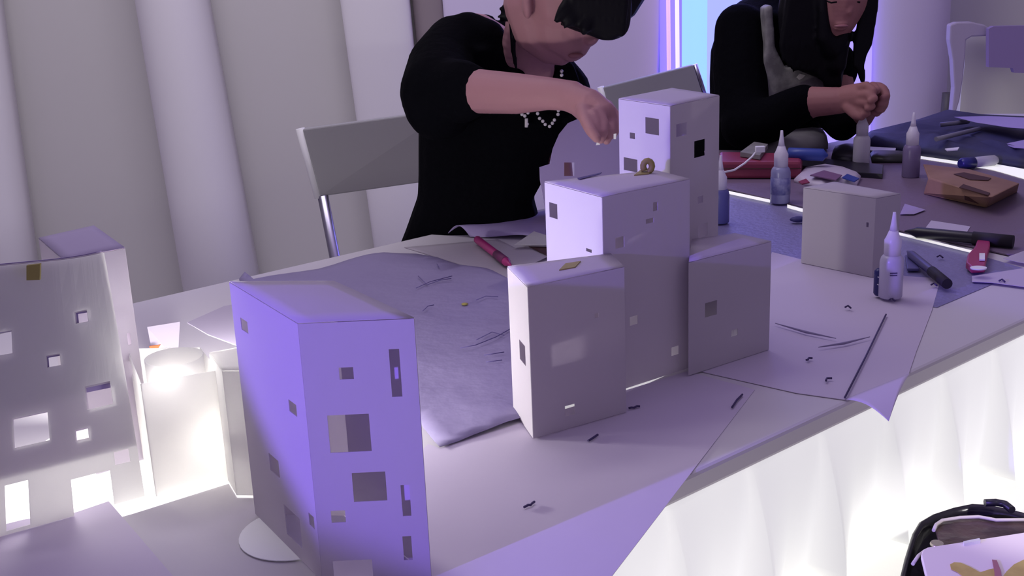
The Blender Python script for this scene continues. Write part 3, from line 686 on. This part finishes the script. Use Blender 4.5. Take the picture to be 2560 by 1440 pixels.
# background furniture at the far right
def back_chair():
    Y = 3.2; root = thing('lounge_chair', at(2430, 290, Y) * 1.0 - Vector((0, 0, at(2430, 290, Y).z)), 'pale rounded high-backed chair far behind the table at right', 'chair')
    pts = [(2376, 62), (2392, 56), (2430, 55), (2462, 62), (2480, 74), (2470, 90), (2430, 92), (2416, 100), (2414, 140), (2408, 200), (2400, 250), (2388, 290), (2384, 340), (2374, 340), (2380, 280), (2386, 220), (2382, 150), (2374, 100)]
    MB().prism([at(x, y, Y) for x, y in pts], (0, .03, 0)).build('back_frame', mat('lilac_grey_plastic', (.50, .44, .58), .6), root, bevel=.004)
    MB().prism([at(x, y, Y + .06) for x, y in ((2412, 92), (2480, 80), (2600, 90), (2600, 300), (2398, 300), (2404, 220), (2412, 160))], (0, .03, 0)).build('backrest', mat('cream_fabric', (.80, .79, .72), .8, spec=.1), root)
    MB().prism([at(x, y, Y - .03) for x, y in ((2472, 72), (2484, 66), (2600, 64), (2600, 184), (2536, 182), (2532, 170), (2472, 168))], (0, .02, 0)).build('headrest', mat('violet_cushion', (.34, .26, .50), .8), root)
    z0 = at(2390, 330, Y).z
    for x in (2395, 2590):
        q = at(x, 330, Y); MB().tube([q, Vector((q.x, q.y, .02))], .015, 10).build('leg', CHROME, root)
    q0, q1 = at(2390, 320, Y), at(2600, 320, Y)
    MB().prism([Vector((q0.x, Y - .35, .42)), Vector((q1.x, Y - .35, .42)), Vector((q1.x, Y + .03, .42)), Vector((q0.x, Y + .03, .42))], (0, 0, .05)).build('seat', mat('cream_fabric'), root)
back_chair()
tag(MB().tube([at(2372, 232, 3.35), at(2366, 300, 3.35), Vector((at(2366, 300, 3.35).x, 3.35, .0))], .018, 12).build('stand_post', mat('dark_stand', (.10, .09, .11), .5)), 'short dark post standing at the foot of the lilac column', 'post')
q = at(2575, 265, 3.4)
tag(MB().box((q.x + .02, 3.4, q.z / 2 + .02), (.06, .06, q.z + .04)).build('dark_box', mat('brown_black_box', (.05, .03, .02), .6)), 'dark upright box cut off by the right border', 'box')

# ------------------------------------------------------------------ people
def rings(mb, rows, Y, tk, n=20, ex=2.4):
    """garment section by section: rows (y, xl, xr[, Yoffset, thickness])"""
    V = []; Fc = []
    for row in rows:
        y, xl, xr = row[:3]; yo = row[3] if len(row) > 3 else 0; t = row[4] if len(row) > 4 else tk
        a, b = at(xl, y, Y + yo), at(xr, y, Y + yo); c = (a + b) / 2; hw = (b - a) / 2
        for k in range(n):
            q = 2 * math.pi * k / n; cx, sy = math.cos(q), math.sin(q)
            cx = math.copysign(abs(cx) ** (2 / ex), cx); sy = math.copysign(abs(sy) ** (2 / ex), sy)
            V.append(c + hw * cx + Vector((0, t * sy, 0)))
    for i in range(len(rows) - 1):
        for k in range(n): Fc.append((i * n + k, i * n + (k + 1) % n, (i + 1) * n + (k + 1) % n, (i + 1) * n + k))
    Fc.append(tuple(range(n))[::-1]); Fc.append(tuple(range((len(rows) - 1) * n, len(rows) * n)))
    return mb.add(V, Fc, True)
J = at
def person_one():
    root = thing('person', (J(1180, 560, 2.08).x, 2.08, 0), 'person in black short-sleeved top leaning over the arched panel, bobbed dark hair, arm reaching right', 'person')
    b = MB()
    # head, bent forward and turned to the right
    b.ball(J(1425, -25, 1.86), .083, (1.0, 1.05, 1.1))
    b.chain([(J(1330, 10, 1.86), .045), (J(1345, 70, 1.855), .040), (J(1375, 118, 1.845), .026), (J(1404, 142, 1.835), .0135)])
    b.chain([(J(1400, 60, 1.845), .050), (J(1425, 98, 1.835), .034), (J(1428, 122, 1.825), .020)])
    b.chain([(J(1450, 40, 1.84), .042), (J(1466, 82, 1.825), .022), (J(1480, 98, 1.805), .0085)])      # nose
    b.ball(J(1474, 100, 1.805), .0072); b.ball(J(1486, 97, 1.80), .006)
    b.ball(J(1440, 136, 1.815), .0085, (1.3, 1, .7)); b.ball(J(1428, 146, 1.818), .008, (1.3, 1, .7))  # lips
    b.ball(J(1318, 12, 1.80), .014, (.6, 1, 1.5))                                                       # ear
    # neck and shoulders
    b.chain([(J(1345, 30, 1.90), .048), (J(1322, 110, 1.92), .044), (J(1316, 190, 1.95), .046), (J(1310, 260, 1.97), .060)])
    b.chain([(J(1190, 110, 1.98), .05), (J(1300, 210, 1.99), .07), (J(1390, 250, 2.05), .030)])
    b.chain([(J(1250, 250, 2.0), .085), (J(1200, 450, 2.03), .09), (J(1180, 640, 2.08), .10)])
    # reaching arm
    b.chain([(J(1130, 120, 1.96), .045), (J(1100, 215, 1.83), .042), (J(1120, 226, 1.80), .038), (J(1192, 228, 1.77), .0335), (J(1290, 234, 1.72), .0300), (J(1370, 234, 1.68), .0235), (J(1430, 240, 1.66), .0215)])
    # hand: palm falls away to the fingertips
    b.chain([(J(1425, 242, 1.66), .0215), (J(1475, 262, 1.635), .022), (J(1506, 284, 1.62), .0195)])
    b.chain([(J(1440, 258, 1.67), .016), (J(1492, 300, 1.63), .017)])
    # five fingers, knuckles bent down
    for pts in ([(1516, 266, 1.640, .0100), (1540, 292, 1.632, .0078), (1541, 318, 1.612, .0070), (1532, 338, 1.600, .0060)],
                [(1508, 274, 1.622, .0100), (1527, 304, 1.610, .0080), (1526, 330, 1.592, .0072), (1516, 352, 1.586, .0060)],
                [(1496, 282, 1.606, .0098), (1509, 310, 1.588, .0078), (1508, 332, 1.574, .0070), (1502, 350, 1.570, .0058)],
                [(1482, 288, 1.598, .0092), (1490, 314, 1.580, .0074), (1490, 334, 1.568, .0064), (1489, 346, 1.566, .0054)],
                [(1458, 276, 1.620, .0115), (1468, 306, 1.585, .0092), (1478, 328, 1.562, .0078), (1492, 346, 1.552, .0064)]):
        b.chain([(J(x, y, Y), r) for x, y, Y, r in pts], .35)
    # other arm, held behind the arched panel
    b.chain([(J(1395, 215, 2.06), .034), (J(1385, 380, 2.04), .030), (J(1400, 490, 1.98), .026), (J(1480, 505, 1.88), .023), (J(1575, 500, 1.82), .02)])
    for k in range(5): b.chain([(J(1578, 488 + k * 6, 1.82), .010), (J(1600, 484 + k * 8, 1.81), .008), (J(1615, 490 + k * 8, 1.80), .0065)])
    # legs under the table
    for sx in (-.02, .16):
        h = Vector((J(1180, 640, 2.08).x + sx - .02, 2.10, .53)); k_ = Vector((h.x + .10, 1.72, .50)); a = Vector((k_.x + .02, 1.80, .10))
        b.chain([(h, .078), (k_, .058), (a, .036), (a + Vector((0, -.02, -.035)), .034), (a + Vector((.03, -.15, -.055)), .028)])
    body = b.fuse('body', SKIN, root, .0024, 3)
    # face details
    MB().ball(J(1440, 139, 1.806), .0085, (1.4, .6, .5)).build('mouth', LIP, body)
    for x, y, Y in ((1418, 40, 1.80), (1476, 55, 1.80)):
        MB().tube([J(x - 14, y, Y), J(x, y + 5, Y - .006), J(x + 14, y + 2, Y)], .0018, 6).build('eyelid', HAIR, body)
    # top
    s = MB()
    rings(s, [(52, 1110, 1235, .02, .03), (75, 1100, 1250, 0, .06), (110, 1088, 1272), (160, 1060, 1300), (205, 1042, 1440), (270, 1040, 1432), (320, 1046, 1418), (380, 1046, 1378), (440, 1046, 1362), (490, 1044, 1334), (530, 1030, 1345), (575, 1014, 1350), (615, 998, 1352), (700, 985, 1360, .02, .14), (770, 990, 1350, .02, .12)], 2.0, .105)
    s.chain([(J(1135, 92, 1.97), .033), (J(1150, 70, 1.99), .022), (J(1215, 62, 1.99), .018)])
    s.chain([(J(1138, 118, 1.96), .052), (J(1104, 170, 1.90), .056), (J(1098, 232, 1.83), .062), (J(1098, 262, 1.83), .056)])
    s.chain([(J(1100, 228, 1.82), .052), (J(1150, 228, 1.79), .048), (J(1174, 228, 1.78), .041)])
    s.chain([(J(1395, 175, 2.0), .030), (J(1405, 230, 2.02), .05), (J(1430, 300, 1.98), .045)])
    s.chain([(J(1170, 85, 1.96), .036), (J(1215, 100, 1.945), .034), (J(1250, 150, 1.93), .026), (J(1272, 190, 1.925), .020)])
    s.chain([(J(1388, 196, 1.96), .022), (J(1412, 176, 1.97), .018), (J(1418, 210, 1.97), .022)])
    s.chain([(J(1255, 62, 2.0), .010), (J(1285, 140, 1.93), .012), (J(1296, 190, 1.90), .014)])
    s.fuse('black_top', BLACK, root, .005, 4)
    # skirt / trousers over the legs
    t = MB()
    for sx in (-.02, .16):
        h = Vector((J(1180, 640, 2.08).x + sx - .02, 2.10, .53)); k_ = Vector((h.x + .10, 1.72, .50)); a = Vector((k_.x + .02, 1.80, .14))
        t.chain([(h, .095), (k_, .068), (a, .048)])
    t.fuse('trousers', BLACK, root, .008, 3)
    for sx in (-.02, .16):
        a = Vector((J(1180, 640, 2.08).x + sx - .02 + .12, 1.80, .07)); sh = MB().chain([(a + Vector((0, .02, -.02)), .042), (a + Vector((.03, -.17, -.035)), .034)]); sh.fuse('shoe', BLACKP, root, .006, 2)
    # hair: bob with a straight heavy fringe
    h = MB(); h.ball(J(1470, -75, 1.88), .100, (1.02, 1.0, 1.0)); h.ball(J(1425, -80, 1.90), .10)
    rings(h, [(-130, 1360, 1560), (-80, 1390, 1574), (-30, 1422, 1579), (5, 1424, 1579), (40, 1408, 1578), (62, 1400, 1575), (76, 1436, 1570), (88, 1474, 1560), (97, 1496, 1536)], 1.785, .036)
    h.chain([(J(1440, -10, 1.76), .014), (J(1412, 26, 1.75), .011), (J(1392, 50, 1.745), .005)])
    h.chain([(J(1450, 10, 1.76), .012), (J(1425, 50, 1.748), .009), (J(1412, 66, 1.745), .004)])
    h.chain([(J(1480, 30, 1.76), .012), (J(1462, 72, 1.745), .008), (J(1458, 86, 1.745), .003)])
    for k in range(9): h.chain([(J(1430 + k * 16, -70, 1.75), .011), (J(1432 + k * 16, 0, 1.748), .008), (J(1436 + k * 15, 60 + 3 * k, 1.75), .005)])
    h.chain([(J(1310, -30, 1.86), .030), (J(1292, 10, 1.86), .020), (J(1272, 34, 1.87), .012), (J(1254, 50, 1.87), .004)])
    h.chain([(J(1292, 10, 1.85), .010), (J(1281, 60, 1.855), .006), (J(1284, 130, 1.87), .0045), (J(1290, 170, 1.88), .0035)])
    for q in ((1262, 8), (1250, 22), (1246, 42), (1262, 48)):
        h.chain([(J(1290, 6, 1.86), .006), (J((1290 + q[0]) / 2, q[1] - 6, 1.86), .0035), (J(*q, 1.86), .003)])
    h.fuse('hair', HAIR, root, .003, 5)
    # beads and hanging cross
    bd = [(1299, 276), (1305, 286), (1320, 282), (1312, 290), (1316, 300), (1318, 310), (1344, 284), (1349, 296), (1357, 303), (1363, 311), (1374, 316), (1381, 308), (1386, 300), (1395, 286), (1396, 276), (1404, 178), (1404, 188)]
    for x, y in bd:
        MB().ball(J(x, y, 1.885 if y > 200 else 1.89), .0028).build('bead', PEARL, root)
    MB().tube([J(1316, 296, 1.885), J(1316, 318, 1.885)], .003, 6).build('pendant', PEARL, root)
    for x, y in ((1202, 60), (1212, 72)): MB().ball(J(x, y, 1.965), .003).build('bead', PEARL, root)
    return root
person_one()
def person_two():
    root = thing('person', (J(1930, 400, 2.60).x, 2.62, 0), 'person with long straight black hair in a black cardigan, looking down at both hands', 'person')
    b = MB()
    b.ball(J(2098, -60, 2.52), .082, (.95, 1.05, 1.15))
    b.chain([(J(2098, 0, 2.48), .058), (J(2092, 45, 2.465), .042), (J(2084, 78, 2.455), .020)])
    b.chain([(J(2118, 0, 2.46), .020), (J(2122, 22, 2.435), .012), (J(2121, 30, 2.430), .009)])
    b.ball(J(2112, 32, 2.437), .008); b.ball(J(2130, 31, 2.437), .008)
    b.ball(J(2104, 60, 2.428), .010, (1.4, .8, .6)); b.ball(J(2101, 70, 2.430), .010, (1.2, .8, .6))
    b.chain([(J(2070, 20, 2.54), .048), (J(2040, 90, 2.60), .045), (J(2000, 150, 2.66), .05)])
    b.chain([(J(1880, 90, 2.62), .05), (J(2000, 145, 2.66), .045), (J(2070, 175, 2.66), .04)])
    b.chain([(J(1900, 200, 2.68), .07), (J(1920, 400, 2.70), .09)])
    # right arm with forearm to the front
    b.chain([(J(1850, 90, 2.58), .045), (J(1858, 285, 2.50), .038), (J(1925, 304, 2.42), .034), (J(2030, 255, 2.36), .031), (J(2090, 252, 2.33), .027), (J(2120, 250, 2.32), .024)])
    b.chain([(J(2118, 245, 2.32), .026), (J(2150, 240, 2.30), .026)])
    b.chain([(J(2080, 170, 2.60), .042), (J(2110, 300, 2.50), .034), (J(2150, 290, 2.44), .028), (J(2180, 250, 2.36), .023), (J(2190, 240, 2.35), .028)])
    # fingers of both hands pinch one another
    for pts in ([(2142, 222, 2.300, .0105), (2166, 214, 2.272, .0088), (2184, 226, 2.258, .0076), (2180, 238, 2.256, .0066)],
                [(2144, 238, 2.290, .0105), (2170, 236, 2.262, .0088), (2186, 246, 2.250, .0076), (2176, 252, 2.250, .0066)],
                [(2142, 254, 2.290, .0105), (2166, 257, 2.264, .0086), (2180, 266, 2.256, .0074), (2168, 271, 2.256, .0064)],
                [(2138, 268, 2.295, .0098), (2158, 276, 2.274, .0080), (2168, 284, 2.268, .0068), (2158, 286, 2.268, .006)],
                [(2122, 268, 2.30, .0125), (2138, 286, 2.285, .0100), (2154, 292, 2.272, .0080)],
                [(2184, 220, 2.330, .0112), (2206, 222, 2.312, .0094), (2216, 240, 2.296, .0080), (2206, 246, 2.288, .007)],
                [(2192, 234, 2.335, .0112), (2212, 244, 2.310, .0090), (2212, 260, 2.296, .0078), (2200, 262, 2.288, .007)],
                [(2194, 250, 2.340, .0108), (2210, 262, 2.315, .0088), (2204, 274, 2.302, .0076), (2194, 274, 2.296, .0066)],
                [(2188, 262, 2.345, .0100), (2200, 274, 2.325, .0082), (2192, 284, 2.312, .0070), (2184, 282, 2.306, .006)],
                [(2172, 236, 2.335, .0125), (2182, 216, 2.300, .0100), (2192, 226, 2.272, .0080)]):
        b.chain([(J(x, y, Y), r) for x, y, Y, r in pts], .35)
    hip = Vector((J(1930, 400, 2.65).x, 2.68, .52))
    for sx in (-.06, .12):
        h = hip + Vector((sx, 0, 0)); k_ = h + Vector((.16, -.32, 0)); a = k_ + Vector((.02, .06, -.42))
        b.chain([(hip + Vector((0, 0, .15)), .10), (h, .08), (k_, .058), (a, .036), (a + Vector((.03, -.15, -.04)), .028)])
    b.fuse('body', SKIN2, root, .0028, 3)
    MB().ball(J(2103, 65, 2.419), .010, (1.5, .6, .35)).build('mouth', LIP, root)
    MB().tube([J(2066, 2, 2.425), J(2078, 7, 2.42), J(2092, 5, 2.42)], .0018, 6).build('eyelid', HAIR, root)
    MB().tube([J(2140, 4, 2.43), J(2150, 6, 2.43)], .002, 6).build('eyelid', HAIR, root)
    s = MB()
    rings(s, [(-25, 1905, 2030, .03, .04), (5, 1850, 2040, .02, .07), (30, 1822, 2048), (70, 1798, 2055), (130, 1778, 2064), (200, 1775, 2068), (265, 1776, 2052), (300, 1745, 2050), (340, 1728, 2050), (385, 1725, 2030), (470, 1735, 2030)], 2.64, .10)
    s.chain([(J(1850, 74, 2.58), .056), (J(1850, 170, 2.54), .060), (J(1856, 262, 2.50), .058), (J(1872, 302, 2.46), .052)])
    s.chain([(J(2000, 140, 2.61), .08), (J(2075, 172, 2.595), .062), (J(1960, 100, 2.62), .06)])
    s.chain([(J(1862, 312, 2.46), .052), (J(1925, 300, 2.42), .047), (J(1985, 268, 2.38), .040), (J(2008, 258, 2.37), .038)])
    s.chain([(J(2070, 170, 2.62), .05), (J(2090, 290, 2.53), .040), (J(2105, 312, 2.48), .035), (J(2132, 296, 2.44), .030)])
    s.fuse('cardigan', BLACK, root, .006, 4)
    g = MB()
    for q in ([(1912, 20), (1932, 10), (1940, 120), (1965, 170), (2050, 160), (2066, 200), (2040, 232), (1985, 242), (1960, 252), (1910, 274), (1906, 180), (1914, 110)], [(1975, 215), (2000, 180), (2055, 165), (2064, 218), (2010, 238), (1972, 250)]):
        g.prism([J(x, y, 2.50) for x, y in q], (0, .05, 0))
    g.fuse('grey_shirt', SHIRT, root, .004, 4)
    MB().prism([J(x, y, 2.496) for x, y in ((1992, 194), (2000, 184), (2014, 188), (2006, 196), (1998, 200))], (0, .004, 0)).build('shirt_print', mat('silver_print', (.6, .58, .55), .4), root)
    t = MB()
    for sx in (-.06, .12):
        h = hip + Vector((sx, 0, 0)); k_ = h + Vector((.16, -.32, 0)); a = k_ + Vector((.02, .06, -.38))
        t.chain([(hip + Vector((0, 0, .05)), .115), (h, .098), (k_, .068), (a, .048)])
    t.fuse('trousers', BLACK, root, .008, 3)
    for sx in (-.06, .12):
        a = hip + Vector((sx + .18, -.26, -.46)); MB().chain([(a, .042), (a + Vector((.03, -.17, -.012)), .034)]).fuse('shoe', BLACKP, root, .006, 2)
    h = MB(); h.ball(J(2075, -90, 2.56), .105, (1.05, 1, 1.1))
    # straight hair falling in front of the chest on the left of the face
    rings(h, [(-80, 1985, 2062), (-20, 1952, 2058), (30, 1944, 2060), (80, 1948, 2064), (100, 1952, 2104), (130, 1960, 2112), (160, 1968, 2112), (178, 2000, 2108), (200, 2058, 2104), (214, 2064, 2096)], 2.485, .028)
    for k in range(12):
        x = 1955 + k * 13; y1 = (150, 165, 176, 172, 180, 178, 176, 196, 214, 220, 212, 216)[k]
        h.chain([(J(1985 + k * 6, -60, 2.46), .010), (J(x if k < 9 else x - 6, 110, 2.458), .0075), (J(x + 3, y1, 2.46), .004)])
    h.chain([(J(2056, -40, 2.46), .014), (J(2058, 30, 2.44), .010), (J(2062, 92, 2.44), .016), (J(2080, 120, 2.45), .022), (J(2098, 100, 2.45), .018), (J(2112, 80, 2.45), .010)])
    h.chain([(J(2084, 115, 2.46), .022), (J(2090, 160, 2.46), .022), (J(2100, 120, 2.46), .018), (J(2118, 80, 2.46), .010)])
    # right-hand locks
    for x0, xm, x1, y1 in ((2166, 2150, 2150, 200), (2176, 2158, 2156, 206), (2184, 2172, 2148, 204), (2178, 2164, 2158, 196), (2160, 2142, 2140, 175)):
        h.chain([(J(x0 - 4, -60, 2.48), .016), (J(x0, 20, 2.46), .0095), (J(xm, 110, 2.45), .0075), (J(x1 - 3, 165, 2.445), .0055), (J(x1 + 4, y1, 2.445), .003)])
    h.fuse('hair', HAIR, root, .004, 2)
person_two()
# stool carrying the second person
st = thing('stool', (J(1930, 400, 2.65).x, 2.68, 0), 'low round stool under the long-haired maker', 'stool')
sc_ = Vector((J(1930, 400, 2.65).x, 2.68, 0))
MB().lathe(sc_ + Vector((0, 0, .40)), [(.15, 0), (.16, .01), (.155, .025)], 24).build('seat', GREYB, st)
for k in range(4):
    a = k * 1.5708 + .7; MB().tube([sc_ + Vector((.11 * math.cos(a), .11 * math.sin(a), .40)), sc_ + Vector((.16 * math.cos(a), .16 * math.sin(a), .005))], .01, 8).build('leg', CHROME, st)

# ------------------------------------------------------------------ bag on the base at lower right
def shoulder_bag():
    Z = TZ - .17
    ol = [(2240, 1475), (2258, 1400), (2278, 1335), (2296, 1305), (2330, 1285), (2382, 1268), (2430, 1258), (2470, 1260), (2520, 1270), (2600, 1290), (2680, 1330), (2700, 1480), (2600, 1600), (2300, 1600)]
    T = [on(x, y, Z + .05) for x, y in ol]; c = sum(T, Vector()) / len(T); n = len(T)
    root = thing('shoulder_bag', (c.x, c.y, Z - .045), 'glossy black shoulder bag with brown pocket resting on the glowing base', 'bag')
    V = []; Fc = []
    prof = ((.96, -.09), (1.0, -.05), (1.0, -.008), (.985, 0), (.93, .002), (.90, -.006), (.88, -.02))
    for r, h in prof:
        for p in T: q = c + (p - c) * r; V.append((q.x, q.y, p.z + h))
    for i in range(len(prof) - 1):
        for k in range(n): Fc.append((i * n + k, i * n + (k + 1) % n, (i + 1) * n + (k + 1) % n, (i + 1) * n + k))
    Fc.append(tuple(range(n))[::-1]); Fc.append(tuple(range((len(prof) - 1) * n, len(prof) * n)))
    MB().add(V, Fc, True).build('bag_body', mat('black_patent', (.018, .016, .020), .25, bump=.2, bscale=20), root)
    pk_ = [(2338, 1330), (2352, 1306), (2400, 1298), (2450, 1298), (2500, 1305), (2640, 1305), (2640, 1340), (2520, 1358), (2400, 1375), (2350, 1378)]
    MB().prism([on(x, y, Z + .052) for x, y in pk_], (0, 0, .003)).build('brown_pocket', BROWNV, root, bevel=.001)
    MB().tube([on(x, y, Z + .058) for x, y in ((2334, 1326), (2340, 1312), (2356, 1301), (2400, 1294), (2446, 1292), (2470, 1296), (2490, 1300), (2600, 1299))], .0018, 8).build('piping', mat('cream_piping', (.75, .68, .64), .5), root)
    MB().tube([on(x, y, Z + .058) for x, y in ((2282, 1410), (2296, 1390), (2312, 1378), (2340, 1373))], .0018, 8).build('piping', mat('cream_piping'), root)
    MB().tube([on(x, y, Z + .062) for x, y in ((2462, 1257), (2490, 1256), (2512, 1260), (2530, 1275))], .004, 8).build('handle_tab', BLACKP, root)
    kn = on(2342, 1366, Z + .058); MB().lathe(kn, [(.006, 0), (.0068, .002), (.006, .004)], 14).build('metal_snap', mat('brass_snap', (.6, .55, .42), .3, metal=.8), root)
    return Z
ZB = shoulder_bag()
bd = thing('picture_board', on(2480, 1400, ZB + .062), 'pinkish white board painted with yellow fruit lying on the black bag', 'picture board')
pb = [(2302, 1400), (2306, 1388), (2318, 1382), (2600, 1338), (2800, 1400), (2600, 1560), (2340, 1560)]
MB().prism([on(x, y, ZB + .060) for x, y in pb], (0, 0, .006)).build('board', PINK, bd, bevel=.001)
MB().prism([on(x, y, ZB + .066) for x, y in ((2408, 1360), (2448, 1352), (2451, 1358), (2410, 1365))], (0, 0, .003)).build('clip', WHITE, bd)
MB().prism([on(x, y, ZB + .0665) for x, y in ((2375, 1412), (2385, 1407), (2402, 1408), (2425, 1418), (2450, 1432), (2475, 1424), (2486, 1422), (2488, 1470), (2440, 1470), (2395, 1432), (2378, 1424))], (0, 0, .0006)).build('painted_fruit', YEL, bd)
MB().prism([on(x, y, ZB + .0665) for x, y in ((2502, 1450), (2516, 1430), (2535, 1412), (2560, 1400), (2620, 1396), (2620, 1500), (2502, 1500))], (0, 0, .0006)).build('painted_fruit', YEL, bd)
MB().prism([on(x, y, ZB + .0672) for x, y in ((2480, 1400), (2492, 1402), (2502, 1428), (2508, 1470), (2488, 1470), (2486, 1430))], (0, 0, .0006)).build('painted_leaf', mat('rose_paint', (.45, .18, .22), .5), bd)

# repeats of one kind carry the same group phrase
for stem_, g in (('glue_bottle', 'glue bottles standing on the table'), ('folding_chair', 'grey folding chairs behind the table'), ('paper_building', 'paper block models'), ('paper_tower', 'paper tower models'),
                 ('paper_sheet', 'paper sheets on the table'), ('paper_offcut', 'paper offcuts on the table'), ('glue_speck', 'dark specks on the sheets'), ('light_gap', 'glowing strips between the mats'),
                 ('cutting_mat', 'cutting mats'), ('marker_pen', 'markers on the table'), ('light_tube', 'upright light tubes'), ('paper_tab', 'white paper tabs'), ('paper_box', 'glowing paper boxes')):
    for o in scene.objects:
        if o.parent is None and o.name.split('.')[0] == stem_ and 'label' in o: o['group'] = g
